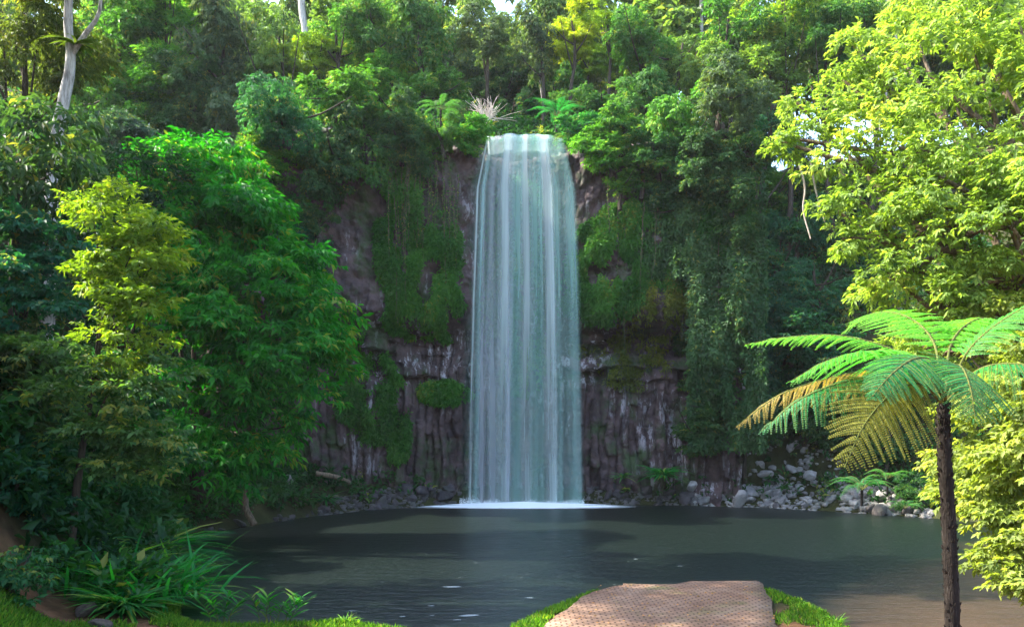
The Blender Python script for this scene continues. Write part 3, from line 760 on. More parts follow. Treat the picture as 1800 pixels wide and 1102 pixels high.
cf_ = obj('ledge_ferns', mesh_np('ledge_ferns', V, F, A, [LEAF]), None, (.10, .13, .02)); tag(cf_, 'yellowish small ferns growing along the rock ledges right of the waterfall', 'ferns', kind='stuff')
# curtain of creepers, right of the bare rock
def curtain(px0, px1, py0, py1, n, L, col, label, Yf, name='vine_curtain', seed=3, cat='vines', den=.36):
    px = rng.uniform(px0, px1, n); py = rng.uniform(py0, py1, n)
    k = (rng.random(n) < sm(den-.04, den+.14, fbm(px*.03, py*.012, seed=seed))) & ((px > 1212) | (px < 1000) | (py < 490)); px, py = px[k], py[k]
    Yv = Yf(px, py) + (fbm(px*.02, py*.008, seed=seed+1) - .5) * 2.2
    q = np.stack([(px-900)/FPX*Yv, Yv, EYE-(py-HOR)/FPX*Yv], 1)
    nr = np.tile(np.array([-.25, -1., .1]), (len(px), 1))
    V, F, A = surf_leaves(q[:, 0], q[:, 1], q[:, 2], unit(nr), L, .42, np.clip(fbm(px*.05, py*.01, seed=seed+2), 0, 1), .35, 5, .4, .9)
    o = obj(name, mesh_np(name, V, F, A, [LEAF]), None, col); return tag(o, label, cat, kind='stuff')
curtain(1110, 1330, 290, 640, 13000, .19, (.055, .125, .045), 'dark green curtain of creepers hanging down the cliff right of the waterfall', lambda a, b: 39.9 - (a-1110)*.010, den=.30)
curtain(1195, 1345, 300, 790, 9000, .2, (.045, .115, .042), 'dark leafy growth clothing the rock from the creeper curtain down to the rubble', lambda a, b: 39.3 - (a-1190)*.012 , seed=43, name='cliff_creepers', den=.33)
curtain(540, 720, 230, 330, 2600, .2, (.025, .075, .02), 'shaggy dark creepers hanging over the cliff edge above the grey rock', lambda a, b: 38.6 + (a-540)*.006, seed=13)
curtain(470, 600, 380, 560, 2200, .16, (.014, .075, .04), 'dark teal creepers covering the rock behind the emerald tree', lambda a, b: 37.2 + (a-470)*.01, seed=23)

# single vines dangling in front of the rock left of the falls
VM = []
for q in range(6):
    L_ = [3.2, 4.4, 5.2, 2.6, 3.8, 6.0][q]; zz = np.linspace(0, -L_, 14); pl = np.stack([np.cumsum(rng.normal(size=14))*.03, np.cumsum(rng.normal(size=14))*.02, zz], 1)
    Vt, Ft = tube(pl, np.linspace(.016, .008, 14), 5); Ft = np.concatenate([Ft[:, [0, 1, 2]], Ft[:, [0, 2, 3]]]); m = int(L_ * 22)
    k = rng.random(m) * 12.9; i0 = k.astype(int); pp = pl[i0] + (pl[i0+1] - pl[i0]) * (k - i0)[:, None]
    Vl, Fl, Al = leaves(pp, rng.normal(size=(m, 3)) + np.array([0, -.3, -.9]), rng.normal(size=(m, 3)) + np.array([0, -1, .5]), .13, .05, rng.random(m))
    VM.append(mesh_np('vine', np.concatenate([Vt, Vl]), np.concatenate([Ft, Fl + len(Vt)]), np.concatenate([np.full(len(Vt), .5), Al]), [BARKM, LEAF], midx=np.r_[np.zeros(len(Ft)), np.ones(len(Fl))]))
for q in range(44):
    left = q < 30; px = rng.uniform(690, 815) if left else rng.uniform(1040, 1290); py = rng.uniform(280, 360) if left else rng.uniform(300, 420)
    x_ = (px-900)/FPX*40; z_ = EYE - (py-HOR)/FPX*40; o = obj('hanging_vine', VM[q % 6], None, (.04, .13, .025) if left else (.03, .09, .03))
    zs_ = z_ - np.linspace(0, 5, 12); o.location = (x_, float(cliff_surface(np.full(12, x_), zs_).min()) - .12, z_); o.rotation_euler = (0, 0, rng.random() * 6)
    tag(o, 'thin leafy vine dangling over the dark rock left of the waterfall' if left else 'thin leafy vine dangling from the cliff edge right of the waterfall', 'vine', 'vines left of the waterfall' if left else 'vines right of the waterfall')

# ------------------------------------------------------------------ big hand-placed trees
def clumps_px(lst): return np.array([[*P(px, py, Y), r] for (px, py, Y, r) in lst])
def big_tree(name, label, base, clumps, color, trunk_top, r0, bark, cat='tree', limbs=True, extra_trunk=None, **kw):
    base = np.array(base, float)
    root = empty(name, base); tag(root, label, cat)
    C = np.array(clumps)
    V, F, A = crown_np(C, **kw); o = obj('crown', mesh_np('crown', V - base, F, A, [LEAF]), root, color)
    if trunk_top is not None:
        lim = [c[:3] - base for c in C] if limbs else []
        obj('trunk', trunk_mesh((0, 0, -.3), np.array(trunk_top) - base, r0, bark, lim, 10), root)
    return root
# emerald tree, left of the cliff
cl = [(330,290,29,1.5),(400,350,28,1.6),(290,340,28,1.4),(350,420,27,1.7),(440,400,29,1.2),(300,470,27,1.5),(400,490,26.5,1.7),(480,480,27.5,1.5),(545,470,28,1.0),(540,540,27.5,1.2),
      (450,560,26.5,1.7),(360,580,26,1.7),(530,610,27,1.4),(570,640,28,.8),(460,660,26,1.6),(370,670,25.5,1.6),(520,690,27,1.1),(330,760,26,1.4),(420,760,26,1.4),(500,750,27,.9),(370,830,26,1.2),(450,800,26.5,1.0),(360,255,30,1.1),(470,420,28.5,.8),(395,295,29,1.2),(265,290,29.5,1.2),(430,350,29,.9)]
b = P(395, 930, 28.5); b[2] = gz(b[0]-.8, 28.5); b[0] -= .8
big_tree('emerald_tree', 'large emerald green tree with drooping leaf layers on the left, overhanging the pool bank', b, clumps_px(cl), (.015, .175, .012), P(380, 420, 28.5), .28, BARK,
         nsub=10, nspr=24, k=7, L=.30, wr=.32, flat=.2, droop=.5, subr=.46)
# left foreground tree, sunlit top and shaded lower leaves painted as two greens
cl = [(200,370,16,.55),(160,350,16.4,.4),(265,400,16,.5),(230,450,15.6,.65),(290,450,16.2,.4),(180,480,16,.5),(250,530,15.6,.6),(290,580,16,.45),(210,590,15.6,.6)]
cl2 = [(140,640,15.6,.6),(230,680,15.4,.6),(290,650,16,.45),(90,700,16,.55),(180,740,15.6,.6),(260,760,15.6,.55),(110,790,16,.5),(200,820,15.6,.5),(60,620,16.5,.5),(270,830,16.2,.4)]
b = P(118, 1000, 16); b[2] = gz(b[0], 16)
t1 = big_tree('sunlit_tip_tree', 'slim dark-trunked tree with sunlit yellow green top in the left foreground', b, clumps_px(cl), (.13, .22, .02), P(200, 420, 16), .085, BARK,
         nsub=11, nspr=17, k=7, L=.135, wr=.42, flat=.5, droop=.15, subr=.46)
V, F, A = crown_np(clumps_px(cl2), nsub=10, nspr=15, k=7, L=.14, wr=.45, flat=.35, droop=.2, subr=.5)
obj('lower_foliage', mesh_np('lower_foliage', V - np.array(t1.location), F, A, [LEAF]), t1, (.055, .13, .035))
# big sunlit tree, right
cl = [(1790,40,15,1.0),(1700,60,15.5,1.0),(1620,120,15.5,1.0),(1560,170,15.5,.8),(1500,80,16.5,.55),(1480,140,16.5,.6),(1440,205,16,.5),(1400,245,16,.42),(1500,230,16,.75),(1470,290,15.5,.6),
      (1580,260,15,1.0),(1680,190,15,1.1),(1770,160,14.5,1.0),(1650,310,14.5,1.0),(1740,300,14,1.0),(1800,260,13.5,.9),(1540,350,15,.8),(1470,370,15.5,.5),(1600,400,14.5,.9),(1700,410,14,.9),(1780,400,13.5,.8),
      (1510,420,15.2,.5),(1560,480,15,.6),(1630,500,14.5,.7),(1720,500,14.2,.7),(1530,510,15.4,.35),(1600,560,15.5,.5),(1850,120,14,1.2),(1870,350,13,1.2),(1600,40,17,.8),(1680,-20,16,1.0),(1400,180,17,.3),(1375,250,16,.28),(1555,60,17.5,.5),(1480,420,15.4,.4),(1660,580,16.5,.8),(1580,600,17,.55),(1740,470,15,.8),(1800,520,14.5,.9),(1640,650,16.5,.5)]
b = np.array([11.8, 14.5, gz(11.8, 14.5)])
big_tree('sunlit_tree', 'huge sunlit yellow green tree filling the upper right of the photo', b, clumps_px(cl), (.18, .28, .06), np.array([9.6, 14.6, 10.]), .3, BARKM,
         nsub=10, nspr=13.5, k=7, L=.125, wr=.42, flat=.8, droop=.3, subr=.38, jit=.5)
cl = [(1700,620,14.5,.6),(1760,560,14,.6),(1800,640,13,.7),(1700,720,14.5,.6),(1760,720,13.5,.7),(1690,800,14.5,.45),(1740,830,13.5,.6),(1800,800,12.8,.7),(1690,880,14,.4),(1750,910,13.3,.55),(1810,900,12.5,.6),(1775,980,12.8,.5),(1820,1000,12.3,.5),(1660,850,15,.25),(1850,760,12.5,.8),(1790,1030,12.4,.28)]
b = np.array([10.4, 12.6, gz(10.4, 12.6)])
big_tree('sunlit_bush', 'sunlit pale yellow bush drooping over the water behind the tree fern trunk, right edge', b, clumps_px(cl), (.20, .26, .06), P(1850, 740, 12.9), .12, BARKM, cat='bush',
         nsub=11, nspr=20, k=7, L=.12, wr=.5, flat=.5, droop=.4, subr=.45)
# dark leafy trees, far left foreground
def fg(name, label, cl, color, L, base_px, Yb, wr=.42, cat='tree', r0=.08, bark=BARK, **kw):
    b = P(base_px, 1000, Yb); b[2] = gz(b[0], Yb)
    C = clumps_px(cl); return big_tree(name, label, b, C, color, C[0][:3], r0, bark, cat, nsub=10, nspr=17, k=7, L=L, wr=wr, **kw)
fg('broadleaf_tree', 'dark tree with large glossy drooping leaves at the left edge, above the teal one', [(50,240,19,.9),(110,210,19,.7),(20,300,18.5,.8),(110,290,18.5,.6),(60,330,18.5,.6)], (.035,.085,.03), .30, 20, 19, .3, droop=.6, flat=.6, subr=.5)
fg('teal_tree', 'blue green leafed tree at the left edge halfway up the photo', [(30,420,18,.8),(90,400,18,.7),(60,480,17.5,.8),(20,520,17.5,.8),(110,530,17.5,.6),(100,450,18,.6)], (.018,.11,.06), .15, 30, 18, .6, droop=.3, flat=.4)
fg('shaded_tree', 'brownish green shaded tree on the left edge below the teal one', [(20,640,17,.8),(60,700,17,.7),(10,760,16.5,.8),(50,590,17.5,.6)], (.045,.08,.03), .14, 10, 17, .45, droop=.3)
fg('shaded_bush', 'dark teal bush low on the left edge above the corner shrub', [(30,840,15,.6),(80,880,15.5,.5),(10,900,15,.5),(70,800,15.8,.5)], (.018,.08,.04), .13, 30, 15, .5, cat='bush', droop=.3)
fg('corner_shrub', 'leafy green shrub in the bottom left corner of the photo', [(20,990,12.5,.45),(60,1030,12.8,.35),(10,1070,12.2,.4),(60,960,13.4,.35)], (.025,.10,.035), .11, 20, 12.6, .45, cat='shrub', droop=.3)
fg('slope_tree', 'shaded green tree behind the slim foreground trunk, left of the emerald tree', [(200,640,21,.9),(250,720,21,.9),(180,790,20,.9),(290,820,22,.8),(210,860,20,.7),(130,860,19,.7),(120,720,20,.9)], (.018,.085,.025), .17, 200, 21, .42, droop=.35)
fg('backing_tree', 'dark green tree seen between sunlit tipped crown and emerald tree', [(240,300,27,1.3),(170,350,26,1.2),(300,330,28,.9),(130,430,25,1.3),(250,420,26,1.0),(60,380,24,1.2),(30,560,23,1.2)], (.016,.06,.025), .2, 200, 26, .42, droop=.35)
# off-frame trees upslope on the left: their canopy shades pool and banks
for (x_, y_, z_, r_) in [(-24, 22, 21, 4.5), (-20, 12, 17, 4.), (-26, 30, 25, 4.5), (-16, 30, 19, 3.6), (-22, 36, 24, 4.)]:
    pass

# ------------------------------------------------------------------ trunks, dead wood, small ferns
def pole(name, label, pts, r0, r1, mat, cat='tree', parts='trunk', limbs=()):
    pts = np.array(pts, float); b = pts[0].copy(); g = min(gz(b[0], b[1]), b[2]); root = empty(name, (b[0], b[1], g)); off = np.array([b[0], b[1], g])
    a = Acc(); q = spline(np.vstack([[b[0], b[1], g-.2], pts[1:]]) if g < b[2]-.2 else pts, 20); a.add(*tube(q - off, np.linspace(r0, r1, 20), 10, .12))
    for l in limbs: l = spline(np.array(l), 10); a.add(*tube(l - off, np.linspace(r1*.9, r1*.3, 10), 7, .1))
    obj(parts, a.mesh('trunk', [mat], True), root); tag(root, label, cat); return root
t = pole('pale_trunk_tree', 'pale grey forked trunk carrying a nest fern in the upper left', [P(80, 420, 24), P(92, 300, 24), P(112, 180, 24), P(124, 110, 24), P(120, 40, 24), P(122, -60, 24)], .2, .1, BARKP,
     limbs=[[P(124, 100, 24), P(150, 60, 23.8), P(175, 20, 23.6), P(178, -60, 23.6)]])
SHADE_CROWN = np.array([(-11.5,22.5,19,2.0),(-9.0,21.5,18.3,1.7),(-13.5,24,19.5,2.0),(-7.5,20.5,17.6,1.2),(-10,24,20.5,1.8),(-15,23,18.8,1.6),(-6.2,19.6,16.9,.9),(-12,20.5,17.8,1.2),(-8.6,23,18.6,1.3),(-13.4,18.2,17,1.2),(-12.2,17,16.6,.9),(-14.6,17.4,17.4,1.1),(-11.5,18.6,16.4,.8),(-13,16,17,.8),(-15.5,19,17.5,1.3),(-10.8,17,16.2,.6),(-12.6,19.4,17,.9)])  # crown above the view, added and spread wide to dapple the ramp with shade
V, F, A = crown_np(SHADE_CROWN, 9, 20, 7, .24, .42, .5, .3, .48); obj('crown', mesh_np('crown', V - np.array(t.location), F, A, [LEAF]), t, (.06, .12, .02))
pole('white_trunk_tree', 'smooth white trunk descending from the top edge above the yellow tree top', [P(540, 150, 53), P(537, 75, 53), P(531, 20, 53), P(528, -60, 53)], .16, .26, BARKP)
pole('thin_pale_tree', 'thin pale trunk at the top edge, right of centre', [P(1236, 90, 54), P(1233, 30, 54), P(1230, -60, 54)], .1, .14, BARKP)
pole('gully_trunk_tree', 'slender pale trunk leaning in the gully behind the waterfall', [P(960, 200, 50.5), P(952, 165, 50.5), P(945, 120, 50.5), P(941, 98, 50.5)], .06, .04, BARKP)
for i, (a_, b_) in enumerate([(1548, 1542), (1558, 1556), (1572, 1578)]):
    o = pole('slender_trunk', 'thin straight white trunk among three at the top, left of the big sunlit tree', [P(a_, 110, 50), P((a_+b_)/2, 40, 50), P(b_, -60, 50)], .07, .07, BARKP); o['group'] = 'thin white trunks at the top right'
# nest fern on the pale trunk
def strap_plant(name, label, base, n, L, wd, color, parent=None, up=.8, curl=.7, cat='fern', spread=1., mat=LEAF, clump=.05):
    root = empty(name, base); tag(root, label, cat)
    a = rng.random(n) * 6.283; d = np.stack([np.cos(a)*spread, np.sin(a)*spread, up * (.3 + rng.random(n))], 1)
    ll = L * (.6 + .5 * rng.random(n)); nr = np.tile([0, 0, 1.], (n, 1)) + rng.normal(size=(n, 3)) * .2
    V, F, A = leaves(rng.normal(size=(n, 3)) * np.array([L, L, L*.1]) * clump, d, nr, ll, wd, rng.random(n), curl, 3)
    obj('foliage', mesh_np('foliage', V, F, A, [mat]), root, color); return root
strap_plant('nest_fern', 'bird nest fern rosette perched on the pale forked trunk', P(132, 78, 23.8), 34, .75, .12, (.10, .16, .02))
# dead pale brush at the lip
a = Acc(); root = empty('dead_branch', P(857, 214, 40.3)); tag(root, 'bleached dead branch with bare twigs at the left end of the waterfall lip', 'branch')
for i in range(34):
    e = np.array([rng.normal() * .55 - .25, rng.normal() * .3, rng.uniform(.25, 1.15)]); mpt = e * .5 + rng.normal(size=3) * .1
    a.add(*tube(spline([np.zeros(3) + rng.normal(size=3)*.05, mpt, e], 7), np.linspace(.022, .009, 7), 5))
    for _ in range(2):
        e2 = e + rng.normal(size=3) * .22; a.add(*tube(spline([mpt, (mpt+e2)/2 + rng.normal(size=3)*.05, e2], 5), np.linspace(.012, .006, 5), 4))
obj('twigs', a.mesh('twigs', [TWIG], True), root)

def frond_np(ctrl, half, npin=22, npl=16, up=(0, 0, 1), droop=.35, pin_w=1.0, lobe=None, vbase=.5, taper=.25):
    """one fern frond: stalk polyline + two rows of pinnae, each with two rows of leaflets"""
    pts = spline(ctrl, 60); T = unit(np.gradient(pts, axis=0)); up = np.array(up, float)
    Vs, Fs, As = [], [], []; n0 = 0
    fr = np.linspace(taper, .985, npin); ax_tubes = Acc(); spc = np.linalg.norm(np.diff(pts, axis=0), axis=1).sum() * (1 - taper) / npin
    ax_tubes.add(*tube(pts, np.linspace(.016, .003, 60), 6))
    for t in fr:
        i = int(t * 59); p = pts[i]; tt = T[i]; u = unit(up - tt * (up @ tt)); s = np.cross(tt, u)
        q = (t - taper) / (1 - taper); ln = half * (math.sin(min(1, q * 1.9 + .4) * math.pi / 2) if q < .32 else (1 - (q - .32) / .68) ** .8) * (.93 + .14*rng.random()) + .02
        for sg in (1, -1):
            d0 = unit(s * sg + tt * (.5 + .25*q) + rng.normal(size=3)*.05)
            # pinna polyline, drooping
            m = 9; w = np.linspace(0, 1, m)[:, None]
            pl = p + d0 * ln * w + (-u * .25 + np.array([0, 0, -1]) * .75) * ln * droop * w**1.8 + rng.normal(size=3) * .012 * w
            if ln > .08: ax_tubes.add(*tube(pl, np.linspace(.004, .0015, m), 4))
            k = max(4, int(npl * ln / half)); wj = (np.arange(k) + .5) / k; wj = np.concatenate([wj, wj]); sj = np.repeat([1., -1.], k)
            idx = wj * (m - 1); i0 = np.minimum(idx.astype(int), m - 2); f = (idx - i0)[:, None]
            pp = pl[i0] * (1 - f) + pl[i0 + 1] * f; td = unit(pl[i0 + 1] - pl[i0]); ss = unit(np.cross(td, np.tile(u, (2*k, 1))))
            d = ss * sj[:, None] + td * .55 + np.array([0, 0, -.15]) + rng.normal(size=(2*k, 3)) * .06
            lw = spc * .95 * pin_w * (1 - .8 * wj**1.3) * (.4 + .6*min(1, ln/half*1.2))
            V, F, A = leaves(pp, d, np.tile(u, (2*k, 1)) + rng.normal(size=(2*k, 3)) * .1, np.maximum(lw, .012), np.maximum(lw * .42, .013), np.clip(vbase + rng.normal(size=2*k)*.12, 0, 1), .12)
            Vs.append(V); Fs.append(F + n0); As.append(A); n0 += len(V)
    V = np.concatenate(ax_tubes.V); F = np.concatenate(ax_tubes.F); Ft = np.concatenate([F[:, [0, 1, 2]], F[:, [0, 2, 3]]])
    mi = np.concatenate([np.zeros(sum(len(q) for q in Fs)), np.ones(len(Ft))]).astype(int)
    return np.concatenate(Vs + [V]), np.concatenate(Fs + [Ft + n0]), np.concatenate(As + [np.full(len(V), .5)]), mi
STALK = bark_mat('fern_stalk', (.05, .07, .015), (.12, .13, .03), 5)
# small tree ferns / ferns by copying one mesh
v_, f_, a_, i_ = frond_np([(0, 0, 0), (.45, 0, .30), (1.0, 0, .30), (1.5, 0, -.05)], .27, 16, 9)
FRM = mesh_np('frond', v_, f_, a_, [FERN, STALK], midx=i_)
def small_fern(name, label, base, size, color, n=9, trunk=0, cat='fern', tilt=0., az=None, group=None):
    root = empty(name, base); tag(root, label, cat, group)
    for i in range(n):
        o = bpy.data.objects.new('frond', FRM); link(o, root); o.location = (0, 0, trunk); o.scale = (size,) * 3
        o.rotation_euler = (rng.normal() * .15, -tilt + rng.normal() * .15, (i / n * 6.283 if az is None else az + (i/n - .5) * 3.0) + rng.normal() * .15); o.color = (*color, 1)
    if trunk:
        obj('trunk', Acc_tube([(0, 0, -.5), (0, 0, trunk)], .06 * size), root)
    return root
def Acc_tube(pts, r): a = Acc(); a.add(*tube(spline(pts, 6), r, 8)); return a.mesh('trunk', [BARKF], True)
small_fern('small_tree_fern', 'small bright tree fern flat against the cliff edge, left of the waterfall', P(708, 250, 39.4), .62, (.03, .24, .05), 9, .5)
small_fern('small_tree_fern', 'darker small tree fern higher up, left of the bright one by the falls', P(684, 226, 39.6), .6, (.02, .16, .06), 8, .5)
small_fern('overhanging_fern', 'pale tree fern spreading above the dead branch at the waterfall lip', P(775, 205, 39.7), .85, (.05, .17, .06), 10, .3)
small_fern('lip_fern', 'lush fern clump at the right end of the waterfall lip', P(978, 215, 41.0), 1.0, (.02, .2, .07), 12, .2, tilt=.3)
small_fern('lip_fern', 'yellowish fern hanging just beneath the lush one at the lip', P(995, 240, 40.2), .6, (.09, .17, .03), 8, 0, tilt=-.4)
small_fern('shore_fern', 'big green fern at the water edge among boulders, left of the tree fern', P(1515, 868, 34.4), .95, (.02, .17, .06), 12, .15, tilt=.2)
small_fern('shore_fern', 'brighter fern spray just above the big shore fern', P(1560, 850, 34.9), .75, (.04, .2, .04), 9, .2)
small_fern('shore_fern', 'small fern at the water edge nearest the tree fern trunk', P(1590, 895, 33.3), .55, (.03, .17, .05), 9, 0, tilt=.3)
strap_plant('ginger_clump', 'bright strap-leaved plants at the cliff foot right of the falls', P(1165, 838, 39.4), 110, 1.25, .12, (.02, .19, .04), up=1.2, cat='plant')
strap_plant('bank_plant', 'smaller strap-leaved plant low on the rocks beside the ginger clump', P(1095, 840, 39.6), 40, .7, .08, (.03, .15, .03), up=1.2, cat='plant')
strap_plant('bank_plant', 'leafy tuft on the left bank between log and waterfall', P(575, 880, 35.4), 60, .8, .08, (.015, .10, .03), up=1.1, cat='plant')

# the foreground tree fern
CT = P(1662, 708, 8.6)
tf_ = empty('tree_fern', (P(1676, 1150, 8.6)[0], 8.6, gz(P(1676, 1150, 8.6)[0], 8.6))); tag(tf_, 'tall tree fern with dark slim trunk and wide green and rusty fronds, right foreground', 'tree fern')
B0 = np.array(tf_.location)
a = Acc(); tp = spline([(B0[0], B0[1], B0[2]-.2), P(1674, 1080, 8.6), P(1668, 920, 8.6), P(1660, 800, 8.6), P(1657, 745, 8.6), CT], 60)
rad = np.interp(np.linspace(0, 1, 60), [0, .5, .85, 1], [.076, .066, .06, .045])
V, F = tube(tp - B0, rad, 14, .0); V += rng.normal(size=V.shape) * .0045; a.add(V, F)
for i in range(240):               # old stalk stubs
    k = rng.integers(6, 58); an = rng.random() * 6.283; d = np.array([math.cos(an), math.sin(an), 0]); p = tp[k] - B0 + d * rad[k] * .8
    a.add(*tube([p, p + d * .018 + np.array([0, 0, .02]), p + d * .026 + np.array([0, 0, .045])], [.012, .010, .003], 5))
obj('trunk', a.mesh('trunk', [BARKF], False), tf_)
G1 = (.10, .36, .03); G2 = (.055, .28, .05); G3 = (.035, .20, .07); RU = (.22, .17, .03); RG = (.20, .21, .035)  # greens paint in light: brighter for sunlit fronds, bluer for shaded ones
FR = [ # control points (px,py,Y), half width, up, droop, colour, label
 ([(1655,700,8.6),(1600,630,8.9),(1490,592,9.2),(1390,592,9.4),(1308,606,9.5)], .36, (0,-.25,1), .30, G1, 'bright frond reaching farthest left'),
 ([(1655,700,8.6),(1640,600,9.4),(1590,555,10.2),(1530,552,10.9),(1480,585,11.4)], .46, (-.2,-.75,1), .2, G1, None),
 ([(1658,700,8.6),(1620,640,8.3),(1540,618,8.0),(1460,632,7.9),(1386,672,7.8)], .44, (0,.15,1), .35, G2, None),
 ([(1655,705,8.6),(1600,655,8.9),(1500,655,9.1),(1380,690,9.2),(1293,750,9.2)], .40, (.15,-.25,1), .6, RU, 'rust brown ageing frond'),
 ([(1655,705,8.6),(1600,660,8.3),(1510,665,8.1),(1410,700,8.0),(1338,758,8.0)], .42, (.1,-.2,1), .65, G3, None),
 ([(1655,708,8.5),(1620,675,8.1),(1570,690,7.7),(1520,745,7.5),(1484,822,7.4)], .50, (-.15,-1.1,.6), .3, RG, 'yellow brown ageing frond hanging down'),
 ([(1660,705,8.6),(1675,650,8.1),(1690,645,7.5),(1705,680,7.1),(1715,740,6.9)], .46, (.1,-1.0,.7), .35, G3, None),
 ([(1665,700,8.6),(1700,620,8.6),(1760,565,8.5),(1830,530,8.4),(1920,520,8.3)], .44, (0,-.25,1), .35, G2, None),
 ([(1665,705,8.6),(1720,650,8.3),(1790,640,8.0),(1860,660,7.8),(1930,720,7.7)], .44, (0,-.3,1), .5, G3, None),
 ([(1662,700,8.6),(1670,610,9.3),(1700,570,10.0),(1740,560,10.6),(1790,590,11.1)], .42, (0,-.3,1), .3, G1, None),
 ([(1662,705,8.6),(1640,640,8.0),(1610,630,7.4),(1570,655,6.9),(1530,700,6.6)], .36, (0,-.8,1), .4, G3, None),
]
for ctrl, half, up, dr, col, lab in FR:
    c = np.array([P(*q) for q in ctrl]) - B0
    v, f, A_, mi_ = frond_np(c, half * 1.12, 30, 32, up, dr)
    o = obj('frond', mesh_np('frond', v, f, A_, [FERN, STALK], midx=mi_), tf_, col)
    if lab: o['label'] = lab

# ------------------------------------------------------------------ foreground plants
def gbb(px, Y): q = P(px, 1000, Y); q[2] = gz(q[0], Y); return q
strap_plant('reed_clump', 'large clump of long arching strap leaves on the left shore', gbb(240, 15.1), 560, 1.2, .055, (.02, .22, .04), up=2.3, curl=.7, cat='plant', spread=1.05, clump=.45)
strap_plant('reed_clump', 'lighter green strap-leaved clump at the foot of the slim trunk', gbb(190, 15.8), 360, 1.4, .06, (.06, .22, .02), up=1.3, curl=.6, cat='plant')
strap_plant('reed_clump', 'small strap-leaved clump between the large one and the brown stones', gbb(215, 13.9), 240, .95, .06, (.03, .19, .03), up=1.6, curl=.7, cat='plant')
strap_plant('reed_clump', 'dark strap-leaved clump behind the large one, towards the emerald tree', gbb(270, 18.5), 380, 1.7, .08, (.015, .16, .035), up=1.1, curl=.7, cat='plant')
def ginger(name, label, base, stems, h, color):
    root = empty(name, base); tag(root, label, 'plant'); ps, ds, nn = [], [], []
    st = Acc()
    for (dx, dy, lx) in stems:
        b = np.array([dx, dy, 0.]); e = b + np.array([lx, -.03, h * rng.uniform(.8, 1.1)]); q = spline([b, (b+e)/2 + np.array([-lx*.15, 0, .04]), e], 12)
        st.add(*tube(q, np.linspace(.009, .004, 12), 6))
        for i in range(3, 12):
            for sg in (1, -1):
                an = rng.normal() * .5; ps.append(q[i]); ds.append([sg * math.cos(an), sg * math.sin(an), .75 + .6 * i / 12]); nn.append([0, 0, 1])
    ps, ds, nn = map(np.array, (ps, ds, nn)); m = len(ps); nn = nn + rng.normal(size=(m, 3)) * .15
    V, F, A = leaves(ps, ds.astype(float), nn, rng.uniform(.2, .32, m), rng.uniform(.04, .055, m), rng.random(m), .3, 3)
    obj('foliage', mesh_np('foliage', V, F, A, [LEAF]), root, color); obj('stem', st.mesh('stem', [STALK], True), root); return root
def gb(px, Y): q = P(px, 1000, Y); q[2] = gz(q[0], Y) ; return q
ginger('ginger_plant', 'upright leafy plant at the shore, leftmost of the pair beside the strap-leaved clump', gb(385, 13.3), [(0,0,-.12),(.05,.05,.1),(.12,0,.22),(-.1,.03,-.3)], .48, (.03, .22, .03))
ginger('ginger_plant', 'wider upright leafy plant at the shore, right of its twin', gb(475, 13.3), [(-.15,0,-.14),(0,.05,-.05),(.1,0,.14),(.2,.05,.26),(-.05,-.05,.03),(.28,0,.3)], .46, (.035, .24, .03))

# grass
def in_ramp(x, y):
    l = np.interp(y, [10, 12.2, 14.5, 16.4], [.0, .35, 1.1, 1.8]); r = np.interp(y, [10, 12.2, 14.5, 16.4], [3.4, 3.9, 4.5, 4.93])
    return (x > l) & (x < r) & (y < 16.8)
n = 130000; x = rng.uniform(-7.5, 6.2, n); y = rng.uniform(10.6, 16.9, n); d = pool_sd(x, y); z = terrain(x, y)
patch = fbm(x*1.1, y*1.1, seed=77)
ok = (d > .04) & ~in_ramp(x, y) & ((d < .75 + 1.4*(patch-.5)) | (patch > np.where(x < 0, .44, .58))) & ((x < -.2) | (x > 0))
ok &= ~((x > 3.8) & (x < 4.9) & (y < 16.3) & (rng.random(n) < .5))
x, y, z = x[ok], y[ok], z[ok]; n = len(x)
V, F, A = leaves(np.stack([x, y, z - .01], 1), np.stack([rng.normal(size=n)*.45, rng.normal(size=n)*.45, np.ones(n)], 1), rng.normal(size=(n, 3)) + np.array([0, -1., 0]), .055 + .09*rng.random(n)*(.4+fbm(x*2, y*2, seed=9)), .012, rng.random(n), .35)
g = obj('grass', mesh_np('grass', V, F, A, [LEAF]), None, (.09, .23, .02)); tag(g, 'short bright green grass fringing the ramp and the near shore', 'grass', kind='stuff')
# taller tufts
tv = []
for (px, Y_, lab) in [(1470, 13.6, 'long grass tuft at the right corner of the ramp verge'), (610, 13.4, 'grass tuft on the near shore right of the leafy plants'), (1370, 16.2, 'tiny grass tuft at the far right corner of the ramp'), (1060, 16.2, 'tiny grass tuft at the far left corner of the ramp')]:
    b = gb(px, Y_); strap_plant('grass_tuft', lab, b, 90 if 'tiny' not in lab else 40, .26 if 'tiny' not in lab else .16, .014, (.09, .27, .02), up=1.6, curl=.6, cat='grass')

